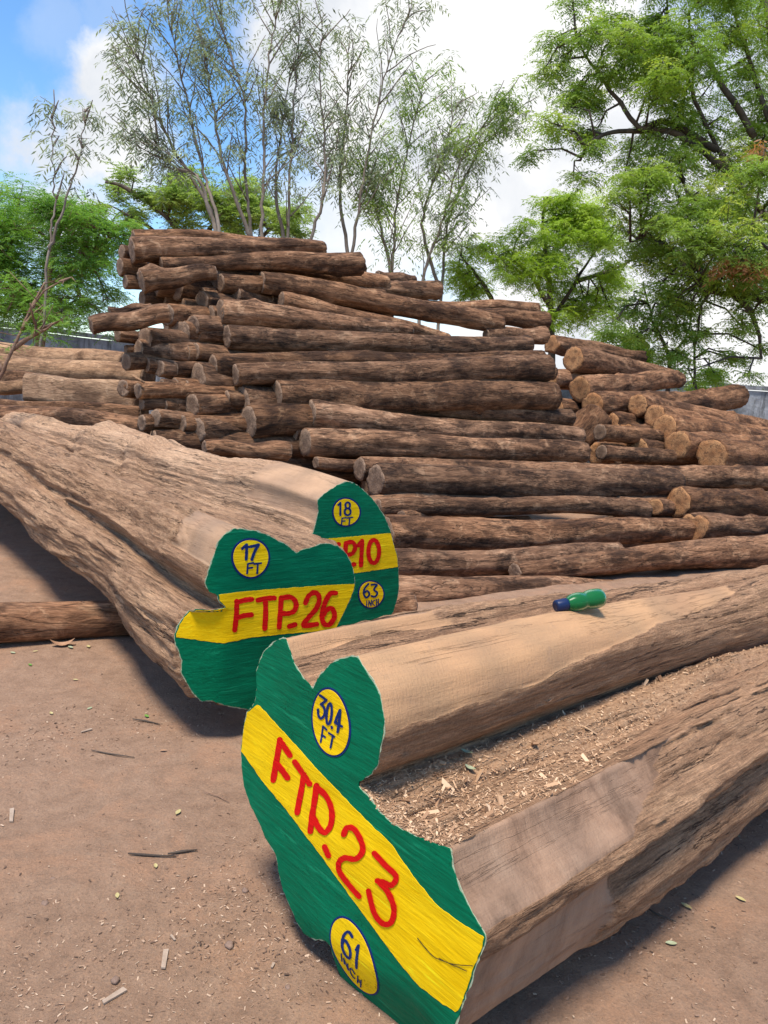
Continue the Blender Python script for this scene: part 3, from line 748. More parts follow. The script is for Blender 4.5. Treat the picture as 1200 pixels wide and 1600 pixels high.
txt = [c6(l) for l in ([(206,452),(194,530),(181,614)],[(206,455),(226,485),(245,515)],[(192,542),(214,574),(236,606)],[(265,542),(296,586),(326,630)],[(303,592),(290,670),(277,745)],[(354,636),(342,728),(331,820)],[(354,642),(392,680),(414,735),(412,795),(388,825),(362,800),(345,765)],[(389,882),(404,918)],[(466,832),(478,806),(508,812),(538,862),(542,902),(515,930),(470,926),(446,948),(450,985),(485,1035),(526,1082)],[(590,908),(632,955),(676,1000),(660,1035),(626,1024),(603,1018)],[(612,1026),(645,1065),(668,1130),(656,1185),(622,1192),(588,1150),(566,1060)])]
H23.strokes('lettering', txt, 8.9, .0042, M['red'], pe)
for cc, ma, mi, an in (((410, 383), 133, 72, math.atan2(.99, .14)), ((495, 1338), 170, 74, math.atan2(.958, .285))):
    c_ = c6([cc])[0]; k = 1/2.581
    H23.flat('badge_ring', H23.ellipse(c_, (ma+9)*k, (mi+8)*k, an), .0033, M['blue'], pe, step=.02)
    H23.flat('size_badge', H23.ellipse(c_, ma*k, mi*k, an), .0043, M['yellow'], pe, step=.02)
z8 = lambda l: [(470+x/8, 1060+y/8) for x, y in l]
z10 = lambda l: [(500+x/10, 1420+y/10) for x, y in l]
oval0 = [(382+34*math.cos(q)-15*math.sin(q)*-1*-1, 435+130*math.sin(q)) for q in [2*math.pi*k/16 for k in range(17)]]
b1 = [z8(l) for l in ([(266,205),(308,232),(350,266)],[(350,266),(310,295),(276,318)],[(276,318),(318,362),(322,440),(275,495),(240,460),(236,385)], oval0, [(413,598),(418,612)], [(525,388),(490,460),(460,540)],[(460,540),(500,568),(545,592)],[(527,386),(512,530),(492,662)])]
b1s = [z8(l) for l in ([(296,592),(284,690),(271,788)],[(296,592),(320,612),(346,636)],[(286,696),(328,728)],[(374,674),(412,696),(450,722)],[(428,702),(416,780),(402,856)])]
H23.strokes('badge_writing', b1, 4.1, .0053, M['blue'], pe); H23.strokes('badge_writing', b1s, 3.0, .0053, M['blue'], pe)
b2 = [z10(l) for l in ([(530,425),(490,358),(440,352),(388,430),(368,560),(392,690),(450,775),(485,730),(492,640),(462,540),(412,478),(376,520)],[(628,560),(592,750),(552,935)],[(588,625),(628,560)])]
b2s = [z10(l) for l in ([(335,705),(312,835)],[(345,880),(362,780)],[(362,780),(386,990)],[(386,990),(408,875)],[(488,1050),(462,965),(432,958),(414,1030),(430,1110),(455,1140)],[(485,1215),(534,1088)],[(520,1290),(572,1158)],[(512,1150),(546,1220)])]
H23.strokes('badge_writing', b2, 4.4, .0053, M['blue'], pe); H23.strokes('badge_writing', b2s, 2.3, .0053, M['blue'], pe)

M['crack'] = simple('dark crack', (.03, .02, .012), (.06, .045, .02), 60, .9, .001)
H23.strokes('crack', [c6(l) for l in ([(762,1250),(790,1285),(830,1325),(880,1345),(915,1362)],[(850,1330),(900,1352),(985,1362)],[(915,1360),(960,1382)])], 1.3, .0045, M['crack'], pe)
# --- twisted painted log at the left
H26 = Hero(40, -1, (385, 1108), .11)
out26 = c5([(315,320),(360,322),(420,330),(480,352),(520,375),(560,395),(590,420),(610,432),(640,415),(690,405),(720,390),(760,388),(800,400),(840,435),(865,480),(880,540),(883,590),(865,640),(840,690),(800,770),(760,850),(700,950),(620,1040),(540,1100),(450,1150),(390,1165),(330,1155),(280,1145),(220,1130),(180,1138),(150,1110),(125,1060),(105,1020),(105,960),(95,920),(78,870),(80,840),(95,790),(120,745),(150,705),(230,700),(275,685),(245,655),(240,630),(205,615),(190,580),(200,530),(215,480),(235,420),(245,380),(275,345)])
yl26 = H26.uv(*c5([(265, 900)])[0])[0]; yr26 = H26.uv(*c5([(225, 500)])[0])[0]; zt26 = H26.uv(*c5([(265, 700)])[0])[1]
def h26(y, z):
    lim = yl26 if z < zt26 else yr26
    sg = (lim-y) if H26.sgn > 0 else (y-lim)
    return sp(sg)*.45 + .003*noise.noise(Vector((y*9, z*9, 2)))
H26.sgn = 1 if H26.uv(500, 900)[0] > H26.uv(300, 900)[0] else -1
H26.h = h26
o26 = [H26.uv(*p) for p in out26]
f_t0 = frac_of(H26, out26, 365, 827); f_t1 = frac_of(H26, out26, 325, 905)
def hewn26(f, t):
    w = .05*noise.fractal(Vector((t*4, f*30, 14)), .8, 2, 4)
    a = 0
    if f > .93 or f < .02: a = (1-ss(.26, .34, t+w))
    if f_t0 < f: pass
    if .50 < f < .60: a = max(a, (1-ss(.5, .6, t+w))*.5)
    return a
def disp26(t, u, v, f):
    d = .020*fr_noise(t, u, v, .6, 5, .9) + .018*ridged(t, u+t*.10, v, .45, 9) + .006*fr_noise(t, u, v, 2.6, 50, .7, 5)
    d += .016*noise.noise(Vector((t*2.0, f*4, 8)))
    return d
L26 = H26.loft(o26, 5.2, NR, 380, lambda t: 1-.17*ss(0, 1.1, t)+.025*math.sin(t*4.2)*ss(0, .5, t)-.09*ss(1, 3.6, t), lambda t: (-.02*ss(0, 1, t), .11*ss(.2, 3.2, t)+.012*math.sin(t*2.4)*ss(0, 1, t)), lambda t: .10*t, lambda t: .018+.052*ss(0, 2.4, t), hewn26, disp26, M['hero'],
  'twisted fluted painted log at the left, reading FTP.26 with a 17 FT badge')
pe = rim(H26, o26, L26, 11)
band26 = c5([(245,626),(330,615),(450,605),(600,592),(750,582),(881,577),(880,592),(862,640),(838,690),(790,786),(700,799),(550,811),(400,826),(265,856),(82,852),(83,840),(98,790),(123,746),(152,708),(230,702),(278,686),(248,655)])
H26.flat('yellow_band', rag(split_uv(H26, band26), .0018, 15), .0032, M['yellow'], pe, step=.012)
txt = [c5(l) for l in ([(328,662),(362,652),(398,648)],[(326,656),(325,720),(318,792)],[(326,736),(360,724),(396,720)],[(426,652),(466,644),(504,642)],[(462,650),(462,715),(457,784)],[(536,640),(530,710),(524,778)],[(536,642),(580,638),(604,664),(596,700),(566,714),(536,712)],[(572,774),(600,766)],[(648,664),(664,630),(694,616),(714,642),(700,690),(662,734),(640,770),(702,764)],[(790,618),(764,622),(740,664),(726,722),(736,762),(762,764),(784,728),(774,692),(750,696),(730,724)])]
H26.strokes('lettering', txt, 7.8, .0042, M['red'], pe)
def badge(H, c_, ma, mi, ring, pe):
    q = c5([c_])[0]
    H.flat('badge_ring', H.ellipse(q, (ma+ring)/3, (mi+ring)/3, math.pi/2), .0033, M['blue'], pe, step=.02)
    H.flat('size_badge', H.ellipse(q, ma/3, mi/3, math.pi/2), .0043, M['yellow'], pe, step=.02)
badge(H26, (393, 455), 86, 82, 10, pe)
H26.strokes('badge_writing', [c5(l) for l in ([(372,392),(372,424),(370,460)],[(352,410),(372,392)],[(384,402),(406,398),(428,392)],[(428,392),(410,424),(396,462)])], 4.6, .0053, M['blue'], pe)
H26.strokes('badge_writing', [c5(l) for l in ([(378,482),(374,526)],[(378,481),(404,477)],[(376,502),(399,499)],[(408,482),(440,478)],[(424,481),(421,526)])], 2.9, .0053, M['blue'], pe)

# --- painted log behind it
H10 = Hero(43, -1, (590, 975), .10)
out10 = c5([(845,97),(880,105),(920,135),(950,165),(985,205),(1020,260),(1050,330),(1065,400),(1080,440),(1086,500),(1088,600),(1080,650),(1060,710),(1040,745),(1000,756),(900,775),(800,778),(740,750),(700,690),(672,600),(662,500),(665,400),(690,330),(700,290),(712,240),(708,185),(740,155),(800,115)])
H10.h = lambda y, z: .003*noise.noise(Vector((y*9, z*9, 3)))
o10 = [H10.uv(*p) for p in out10]
def hewn10(f, t):
    w = .08*noise.fractal(Vector((t*3, f*20, 24)), .8, 2, 4)
    return (1-ss(.50, .60, t+w))*(1 if (f > .86 or f < .12) else 0)*.95
def disp10(t, u, v, f):
    d = .020*fr_noise(t, u, v, .8, 4, .9) + .010*ridged(t, u, v, .5, 11) + .006*fr_noise(t, u, v, 3, 44, .7, 5)
    return d + .030*noise.noise(Vector((t*2.2, f*2.5, 18))) + .028*(math.exp(-((t-1.75-.1*math.sin(f*9))/.10)**2)-math.exp(-((t-1.95-.1*math.sin(f*9))/.05)**2)+math.exp(-((t-2.6)/.16)**2)-1.2*math.exp(-((t-2.95)/.08)**2))
L10 = H10.loft(o10, 5.5, NR, 340, lambda t: 1-.02*ss(0, 1.2, t)+.03*math.sin(t*3.4)-.07*ss(2, 5, t), lambda t: (0, .01*ss(0, 2, t)+.015*math.sin(t*3.1)), lambda t: .03*t, lambda t: .018+.055*ss(0, 1.6, t), hewn10, disp10, M['hero3'],
  'smoother painted log behind the FTP.26 one, with 18 FT and 63 INCH badges')
pe = rim(H10, o10, L10, 21)
band10 = c5([(668,375),(750,365),(850,356),(950,347),(1050,339),(1064,400),(1078,440),(1084,497),(980,512),(880,527),(780,538),(664,548),(662,500),(665,420)])
H10.flat('yellow_band', rag(split_uv(H10, band10), .0018, 25), .0032, M['yellow'], pe, step=.014)
txt = [c5(l) for l in ([(700,400),(694,510)],[(700,400),(738,396)],[(698,452),(728,448)],[(752,396),(806,390)],[(780,394),(775,505)],[(838,384),(832,498)],[(838,386),(868,380),(882,404),(868,434),(838,440)],[(872,486),(880,484)],[(914,374),(912,430),(910,490)],[(896,396),(914,374)], arc_c(968,424,25,54,-90,270,16))]
H10.strokes('lettering', txt, 6.6, .0042, M['red'], pe)
badge(H10, (841, 240), 62, 60, 8, pe); badge(H10, (957, 625), 60, 56, 7, pe)
H10.strokes('badge_writing', [c5(l) for l in ([(812,196),(812,254)],[(802,206),(812,196)], arc_c(846,208,11,14,-90,270,12), arc_c(846,238,14,16,-90,270,12))], 3.2, .0053, M['blue'], pe)
H10.strokes('badge_writing', [c5(l) for l in ([(820,268),(817,300)],[(820,268),(838,266)],[(818,283),(834,281)],[(842,268),(870,264)],[(856,267),(853,299)])], 2.1, .0053, M['blue'], pe)
H10.strokes('badge_writing', [c5(l) for l in ([(944,576),(926,596),(921,622),(934,640),(948,624),(938,608),(924,618)],[(958,580),(984,580),(970,602),(986,618),(974,636),(958,632)])], 3.0, .0053, M['blue'], pe)
H10.strokes('badge_writing', [c5(l) for l in ([(936,655),(935,680)],[(944,680),(946,654)],[(946,654),(956,678)],[(956,678),(958,652)],[(975,652),(966,656),(964,670),(974,677)],[(981,676),(982,648)],[(990,672),(990,646)],[(981,662),(990,660)])], 1.6, .0053, M['blue'], pe)

# ---------------------------------------------------------------- chips and sawdust
def chips(pos, nrmz, size, name, mat, seed, flatness=.35):
    r = np.random.default_rng(seed); n = len(pos); pos = np.asarray(pos)
    L = size*(.4+1.6*r.random(n)**2); Wd = L*(.15+.35*r.random(n)); T = Wd*.3
    yaw = r.random(n)*6.283; pit = (r.random(n)-.5)*2*flatness; rol = (r.random(n)-.5)*2*flatness
    ux = np.stack([np.cos(yaw)*np.cos(pit), np.sin(yaw)*np.cos(pit), np.sin(pit)], 1)
    vx = np.stack([-np.sin(yaw), np.cos(yaw), np.sin(rol)], 1); vx /= np.linalg.norm(vx, axis=1)[:, None]
    wx = np.cross(ux, vx)
    cr = [(-1, -1, -1), (1, -.6, -1), (.8, 1, -1), (-.9, .7, -1), (-1, -1, 1), (1, -.6, 1), (.8, 1, 1), (-.9, .7, 1)]
    C = np.stack([pos+ux*(a*L/2)[:, None]+vx*(b*Wd/2)[:, None]+wx*(c_*T/2)[:, None] for a, b, c_ in cr], 1)
    fs = [(4, 5, 6, 7), (0, 3, 2, 1), (0, 1, 5, 4), (1, 2, 6, 5), (2, 3, 7, 6), (3, 0, 4, 7)]
    V = np.concatenate([C[:, f, :] for f in fs], 1).reshape(-1, 3)
    return link(qmesh(name, V, 4, np.repeat(r.random(n), 6)), name, mat)
m = Mat('wood chip', .9); a_ = m.n('ShaderNodeAttribute', attribute_name='var').outputs['Fac']
M['chip'] = m.out(m.ramp(a_, [(0, (.16, .085, .045)), (.2, (.32, .18, .10)), (.6, (.52, .32, .18)), (1, (.66, .46, .29))]))
m = Mat('ground chip', .9); a_ = m.n('ShaderNodeAttribute', attribute_name='var').outputs['Fac']
M['gchip'] = m.out(m.ramp(a_, [(0, (.09, .055, .038)), (.35, (.22, .135, .09)), (.7, (.36, .23, .15)), (1, (.55, .40, .28))]))
pos = []
r_ = random.Random(3)
CEN = [G(60, 1150), G(480, 1420), G(420, 1370), G(250, 1120), G(560, 1500), G(60, 1540), G(330, 1480), G(1000, 1450), G(1150, 1300)]
while len(pos) < 10000:
    if r_.random() < .55:
        c_ = r_.choice(CEN); x, y = r_.gauss(c_.x, .13), r_.gauss(c_.y, .13)
    else: q = G(r_.uniform(-100, 1300), r_.uniform(800, 1700)); x, y = q.x, q.y
    if y > 6: continue
    pos.append((x, y, ghz(x, y)+.0015))
tag(chips(pos, None, .0055, 'wood_chips', M['gchip'], 5, .4), 'fine wood chips and grit scattered over the bare ground', 'wood chips', kind='stuff')
# sawdust lying in the hollow of the nearest painted log
k0, k1 = int(f_val*NR)+1, int(f_cor*NR)-1; pos = []; g = H23.grid
while len(pos) < 5500:
    i = int(r_.random()**1.0*len(g)*.62); k = r_.randint(k0, k1-1) if r_.random() < .9 else k0+int((k1-k0)*r_.random()**2)
    if g[i][k][0] > 2.2: continue
    if dust23(k/NR, g[i][k][0])*(1-.35*ss(.5, 1.6, g[i][k][0])) < r_.random()*.9: continue
    a, b = Vector(g[i][k]), Vector(g[min(i+1, len(g)-1)][k+1]); pos.append(H23.mw @ (a.lerp(b, r_.random())+Vector((0, 0, .002))))
tag(chips(pos, None, .0055, 'sawdust', M['chip'], 6, .7), 'loose sawdust and bark shavings lying in the hollow of the nearest log', 'sawdust', kind='stuff')
tag(chips([pos[i] for i in range(0, 5500, 50) if (H23.imw @ pos[i]).x > .035], None, .019, 'shavings', M['chip'], 16, 1.0), 'larger curled bark shavings on the sawdust in the hollow', 'shavings', kind='stuff')

# shavings, leaves, twigs and stones one can count
def leaf_obj(p, L, yaw, mat, label, group, name='fallen_leaf', cat='leaf', curl=.25):
    V = []; Fc = []; n = 8
    for i in range(n+1):
        t = i/n; w = L*.24*math.sin(math.pi*min(1, t*.96+.02))**.8; x = (t-.5)*L; z = curl*L*(t-.5)**2
        V += [(x, -w, z+w*.35), (x, 0, z), (x, w, z+w*.35)]
    for i in range(n):
        for k in (0, 1): Fc.append((3*i+k, 3*i+k+1, 3*i+k+4, 3*i+k+3))
    o = link(mesh(name, V, Fc), name, mat, mw=Matrix.Translation(p) @ Matrix.Rotation(yaw, 4, 'Z')); tag(o, label, cat, group); return o
M['lg'] = simple('green fallen leaf', (.10, .22, .04), (.17, .30, .06), 60, .5, .001); M['ly'] = simple('yellow fallen leaf', (.38, .31, .12), (.48, .40, .20), 60, .6, .001)
M['lb'] = simple('brown fallen leaf', (.30, .16, .09), (.42, .25, .15), 60, .8, .001); M['lgr'] = simple('grey green dry leaf', (.26, .29, .17), (.36, .38, .24), 60, .8, .001)
LV = [(47,1042,'lg','green leaf on the ground below the reddish log'),(229,1122,'lg','green leaf on the orange dirt patch under the twisted log'),(140,1109,'lgr','grey-green leaf in the shadow left of the twisted log'),(118,1063,'ly','cream leaf below the reddish log, right of the green leaf'),(138,1014,'ly','yellow leaf by the right part of the reddish log'),(110,1016,'lgr','olive leaf touching the underside of the reddish log'),(55,1022,'ly','pale leaf at the foot of the reddish log, left part'),(20,1022,'lgr','grey leaf at the foot of the reddish log, near the left edge'),(80,1117,'ly','faint yellow leaf between two leaves on open ground'),
 (278,1276,'ly','small yellow leaf on open ground mid-left'),(243,1359,'ly','olive-yellow leaf just below the dark twig'),(183,1406,'ly','round yellow leaf at the end of a straw'),(255,1179,'lb','orange leaf bit right of the long thin twig'),(1152,1305,'lgr','long grey-green leaf on the shaded ground at right'),(1135,1312,'lgr','curved pale leaf in the shade beside the long one'),(1187,1270,'ly','yellow leaf at the right edge of the picture'),(1071,1425,'ly','small yellow leaf under the right flank of the nearest log'),(1156,1412,'ly','tiny yellow leaf on the shaded ground far right'),(1047,1485,'lgr','olive leaf on the shaded ground, lowest at right'),(1155,1287,'lg','green leaf bit on the shaded ground at right')]
for px, py, mt, lb in LV:
    p = G(px, py); p.z = ghz(p.x, p.y)+.004; leaf_obj(p, r_.uniform(.014, .026)*(1+p.y*.12), r_.uniform(0, 6), M[mt], lb, 'fallen leaves on the bare ground')
p = G(97, 1013); p.z = .012; leaf_obj(p, .10, .4, M['lb'], 'large curled brown leaf at the foot of the reddish log', 'fallen leaves on the bare ground', curl=1.2)
def surf23(px, py):
    best = None
    for row in H23.grid[::2]:
        for q in row[k0-60:k1+40:2]:
            w = H23.mw @ Vector(q); c_ = w-CP; d = c_.dot(Fw)
            if d <= 0: continue
            e = (c_.dot(Rt)/d*F_PX+600-px)**2+(800-c_.dot(Up)/d*F_PX-py)**2
            if e < 64 and (best is None or d < best[0]-.03): best = (d, w)
            if best is None or best[0] > 90: pass
    return best[1] if best else None
for px, py, mt, lb in ((727,1176,'lgr','dry grey-green leaf lying on the sawdust in the log hollow'),(862,1103,'lb','orange-brown leaf on the shavings in the log hollow'),(735,1204,'lgr','pale olive leaf just below the grey-green one on the sawdust')):
    w = surf23(px, py)
    if w: leaf_obj(w+Vector((0, 0, .008)), .028, r_.uniform(0, 3), M[mt], lb, 'leaves on the nearest log', curl=.6)
def twig(pxs, rad, label, mat='darkbark', name='twig', lift=.004, cat='twig', n=6):
    T = Tubes(); pts = []
    for i, (x, y) in enumerate(pxs): q = G(x, y); q.z = ghz(q.x, q.y)+lift+rad*.5; pts.append(q)
    T.add(pts, [rad*(1 if 0 < i < len(pts)-1 else .6)*(1+.2*math.sin(i*2)) for i in range(len(pts))], n)
    o = link(T.build(name), name, M[mat]); tag(o, label, cat, 'twigs and splinters on the ground'); return o
twig([(200,1339),(225,1342),(250,1343),(275,1343)], .0028, 'dark broken twig on open ground, left piece of the pair')
twig([(262,1340),(285,1336),(308,1333)], .0032, 'dark frayed twig touching the right end of its pair on open ground')
twig([(143,1177),(165,1182),(190,1187),(210,1190)], .0022, 'long thin twig on open ground left of the painted ends')
twig([(207,1128),(228,1131),(250,1137)], .003, 'short dark twig on the orange dirt patch')
twig([(318,1245),(340,1252),(358,1262)], .0012, 'pale straw on open ground left of the nearest painted end', 'brownstem')
twig([(995,1420),(1025,1438),(1055,1450)], .002, 'thin twig on the shaded ground beneath the nearest log')
M['grey_split'] = simple('grey splinter wood', (.30, .22, .16), (.42, .32, .24), 50, .9, .001)
def splinter(px, py, L, w, yaw, label):
    p = G(px, py); p.z = ghz(p.x, p.y)+.003
    V = [(-L/2,-w*.4,0),(L/2,-w*.5,0),(L*.47,w*.5,0),(-L*.45,w*.4,0),(-L/2,-w*.4,w*.35),(L/2,-w*.5,w*.3),(L*.47,w*.5,w*.35),(-L*.45,w*.4,w*.3)]
    o = link(mesh('splinter', V, [(0,3,2,1),(4,5,6,7),(0,1,5,4),(1,2,6,5),(2,3,7,6),(3,0,4,7)], False), 'splinter', M['grey_split'], mw=Matrix.Translation(p) @ Matrix.Rotation(yaw, 4, 'Z')); tag(o, label, 'splinter', 'twigs and splinters on the ground')
splinter(257, 1503, .055, .011, 1.75, 'upright-lying grey wood splinter at the lower left')
splinter(178, 1558, .05, .012, .9, 'pinkish wood splinter near the bottom edge, left')
splinter(270, 1471, .02, .005, 2.3, 'tiny splinter above the grey wood splinter')
splinter(426, 1512, .014, .006, 1.4, 'white wood fragment left of the nearest painted end')
splinter(135, 1147, .04, .008, .9, 'pale bark splinter on open ground, upper left')
splinter(18, 1275, .07, .011, 2.0, 'grey bark strip at the left edge of the ground')
M['stone'] = simple('dirt clod', (.17, .11, .08), (.30, .20, .15), 60, .95, .002)
for px, py, s_, lb in ((383,1394,.013,'grey pebble beside the sawdust heap'),(358,1480,.016,'brown dirt clod at the lower left of the painted end'),(82,1377,.012,'small clod left of the round yellow leaf'),(70,1415,.014,'dark earth clod on the left foreground'),(180,1535,.014,'clod above the pinkish splinter'),(450,1545,.010,'pebble near the foot of the nearest painted end')):
    p = G(px, py); V = []; Fc = []
    for i in range(7):
        for k in range(10):
            th = math.pi*i/6; q = 2*math.pi*k/10; v = Vector((math.sin(th)*math.cos(q), math.sin(th)*math.sin(q), math.cos(th)*.7))
            V.append(v*s_*.65*(1+.35*noise.noise(v*2+p*20)))
    for i in range(6):
        for k in range(10): Fc.append((i*10+k, (i+1)*10+k, (i+1)*10+(k+1) % 10, i*10+(k+1) % 10))
    p.z = s_*.35; o = link(mesh('pebble', V, Fc), 'pebble', M['stone'], mw=Matrix.Translation(p)); tag(o, lb, 'pebble', 'pebbles and clods')

# ---------------------------------------------------------------- bottle lying on the nearest log
m = Mat('green bottle plastic', .22); m.b.inputs['Base Color'].default_value = (.015, .15, .045, 1); m.b.inputs['Transmission Weight'].default_value = .3; m.b.inputs['IOR'].default_value = 1.2
m.b.inputs['Specular IOR Level'].default_value = .5
M['bottle'] = m.m
m = Mat('blue cap plastic', .4); m.b.inputs['Base Color'].default_value = (.008, .02, .07, 1); M['cap'] = m.m
M['glabel'] = simple('green label film', (.10, .34, .10), (.18, .42, .16), 40, .35, .0005)
def lathe(prof, n=40, sq=0.0):
    V = []; Fc = []
    for x, r in prof:
        for k in range(n):
            q = 2*math.pi*k/n; e = r*(1+sq*math.cos(5*q)); V.append((x, e*math.cos(q), e*math.sin(q)))
    for i in range(len(prof)-1):
        for k in range(n): Fc.append((i*n+k, (i+1)*n+k, (i+1)*n+(k+1) % n, i*n+(k+1) % n))
    Fc.append(tuple(range(n))); Fc.append(tuple((len(prof)-1)*n+k for k in range(n))[::-1]); return V, Fc
def find_log_top(px, py):
    """first hit of the camera ray with the nearest painted log"""
    from mathutils.bvhtree import BVHTree
    me = H23.o.data; bt = BVHTree.FromPolygons([H23.mw @ v.co for v in me.vertices], [tuple(p.vertices) for p in me.polygons])
    return bt, bt.ray_cast(CP, ray(px, py).normalized())[0]
bt23, hit = find_log_top(905, 962)
ph = hit if hit is not None else P(905, 950, 2.6)
dB = (ph-CP).dot(Fw); k_ = dB/F_PX
pa, pb = P(868, 947, dB), P(941, 933, dB+.05)
# settle on the surface
Lb = (pb-pa).length; rb_ = 15.5*k_
mid_ = (pa+pb)/2; hd = bt23.ray_cast(Vector((mid_.x, mid_.y, 3)), Vector((0, 0, -1)))[0]
dz = 0
if hd is not None: dz = hd.z+rb_-mid_.z
print('bottle', hit, 'dz', dz, 'len', Lb, 'r', rb_)
root = bpy.data.objects.new('plastic_bottle', None); COL.objects.link(root); bm_ = log_frame(pa, pb); root.matrix_world = bm_
tag(root, 'green plastic bottle with dark blue cap lying on top of the nearest log', 'bottle')
pr = [(.22, .56), (.26, .62), (.32, .80), (.40, .93), (.48, .97), (.56, .92), (.60, .84), (.64, .88), (.70, .98), (.78, 1.02), (.90, 1.0), (.96, .93), (.99, .78), (1, .5), (.97, .2)]
bv, bf = lathe([(x*Lb, r*rb_) for x, r in pr], 48)
bv = [(x, y*(1+.05*noise.noise(Vector((x*40, y*40, 2)))), z*(1+.06*noise.noise(Vector((x*35, z*40, 7))))) for x, y, z in bv]
bo = link(mesh('body', bv, bf), 'body', M['bottle'], parent=root)
link(mesh('cap', *lathe([(0, .0), (0, .54*rb_), (.015*Lb, .60*rb_), (.19*Lb, .62*rb_), (.235*Lb, .60*rb_), (.24*Lb, .5*rb_)], 36, .015)), 'cap', M['cap'], parent=root)

# ---------------------------------------------------------------- boundary walls
m = Mat('weathered grey wall', .9); t = m.n('ShaderNodeTexCoord').outputs['Object']
c = m.ramp(m.noise(t, 1.6, 8, .7), [(.3, (.10, .11, .12)), (.5, (.24, .25, .27)), (.7, (.42, .44, .47))])
st = m.noise(m.map(t, (1.5, 1.5, .2)), 3, 6, .75); c = m.mix(m.ramp(st, [(.5, 0), (.65, .8)]), c, (.06, .06, .058))
M['wall'] = m.out(c, m.bump(m.noise(t, 9, 6), .02))
def wall(a, b, h, th, label):
    L = (b-a).length; n = max(3, int(L/.4)); V = []; Fc = []
    for i in range(n+1):
        x = L*i/n; hh = h+.02*noise.noise(Vector((x*2, 0, 0)))+(.03 if i % 6 == 0 else 0)
        V += [(x, -th/2, 0), (x, -th/2, hh), (x, th/2, hh), (x, th/2, 0)]
    for i in range(n):
        for k in range(3): Fc.append((4*i+k, 4*i+k+1, 4*i+k+5, 4*i+k+4))
    Fc.append((0, 1, 2, 3)); Fc.append((4*n+3, 4*n+2, 4*n+1, 4*n))
    a = Vector((a.x, a.y, 0)); b = Vector((b.x, b.y, 0)); mw = log_frame(a, b)
    o = link(mesh('boundary_wall', V, Fc, False), 'boundary_wall', M['wall'], mw=mw); tag(o, label, 'wall', 'boundary walls')
    V = []; Fc = []
    for i in range(n+1):
        x = L*i/n; hh = h+.03+.02*noise.noise(Vector((x*2, 0, 0))); V += [(x, -th/2-.05, hh), (x, -th/2-.05, hh+.09), (x, th/2+.05, hh+.09), (x, th/2+.05, hh)]
    for i in range(n):
        for k in range(4): Fc.append((4*i+k, 4*i+(k+1) % 4, 4*i+4+(k+1) % 4, 4*i+4+k))
    link(mesh('coping', V, Fc, False), 'coping', M['wall'], parent=o)
k = lambda px, d: Vector(((px-600)/F_PX*d, d, 0))
wall(k(-400, 13.5), k(195, 20), 2.0, .2, 'weathered grey boundary wall behind the pale timbers at left')
wall(k(200, 20.3), k(1500, 18.0), 2.0, .2, 'stained grey boundary wall behind the right end of the logs')

# ---------------------------------------------------------------- trees
def leaf_template(nleaf, L, pairs, ll, lw, droop, spread, seed, wind=(0, 0, 0), tip=True):
    r = np.random.default_rng(seed); Q = []
    for i in range(nleaf):
        az = 2*math.pi*(i+r.random()*.8)/nleaf; el = R(spread)*(r.random()-.3)
        d = Vector((math.cos(az)*math.cos(el), math.sin(az)*math.cos(el), math.sin(el)))
        Lr = L*(.7+.5*r.random()); p = Vector((0, 0, 0)); v = d.copy()
        st = Lr/pairs
        for j in range(pairs):
            v = (v+Vector((0, 0, -droop/pairs))+Vector(wind)/pairs).normalized(); p = p+v*st
            s = v.cross(Vector((0, 0, 1)))
            if s.length < .1: s = Vector((1, 0, 0))
            s.normalize(); upv = s.cross(v)
            for sg in (-1, 1):
                dirn = (s*sg*.8+v*.55+Vector((0, 0, -.25*droop))+Vector((r.normal()*.12, r.normal()*.12, r.normal()*.12))).normalized()
                l = ll*(.7+.5*r.random())*(1-.35*abs(j/pairs-.45)); w = (v*.8+upv*.5*r.normal()).normalized()*lw
                a = p; Q += [a, a+dirn*l*.45+w*.5, a+dirn*l, a+dirn*l*.5-w*.5]
    return np.array([tuple(q) for q in Q], dtype=np.float32)
def crown_mesh(name, pts, temps, var, scale=(.7, 1.3)):
    out = []; vv = []; n = len(pts)
    ids = rng.integers(0, len(temps), n)
    for ti, T in enumerate(temps):
        sel = np.where(ids == ti)[0]
        if not len(sel): continue
        yaw = rng.random(len(sel))*6.283; sc = scale[0]+(scale[1]-scale[0])*rng.random(len(sel))
        c_, s_ = np.cos(yaw)*sc, np.sin(yaw)*sc
        X = T[None, :, 0]*c_[:, None]-T[None, :, 1]*s_[:, None]; Y = T[None, :, 0]*s_[:, None]+T[None, :, 1]*c_[:, None]; Z = T[None, :, 2]*sc[:, None]+0*X
        p = np.asarray(pts)[sel]; out.append(np.stack([X+p[:, None, 0], Y+p[:, None, 1], Z+p[:, None, 2]], 2).reshape(-1, 3))
        vv.append(np.repeat(np.asarray(var)[sel], len(T)//4)+rng.normal(0, .06, len(sel)*(len(T)//4)))
    return qmesh(name, np.concatenate(out), 4, np.clip(np.concatenate(vv), 0, 1))
TNEEM = [leaf_template(7, .26, 6, .075, .022, .9, 60, i) for i in range(6)]
TFERN = [leaf_template(6, .24, 9, .045, .014, .7, 70, 20+i) for i in range(6)]
TSIL = [leaf_template(3, .30, 4, .13, .027, 1.2, 60, 40+i, wind=(.8, 0, -.4)) for i in range(6)]
TCAN = [leaf_template(7, .22, 5, .07, .035, .5, 50, 60+i) for i in range(5)]
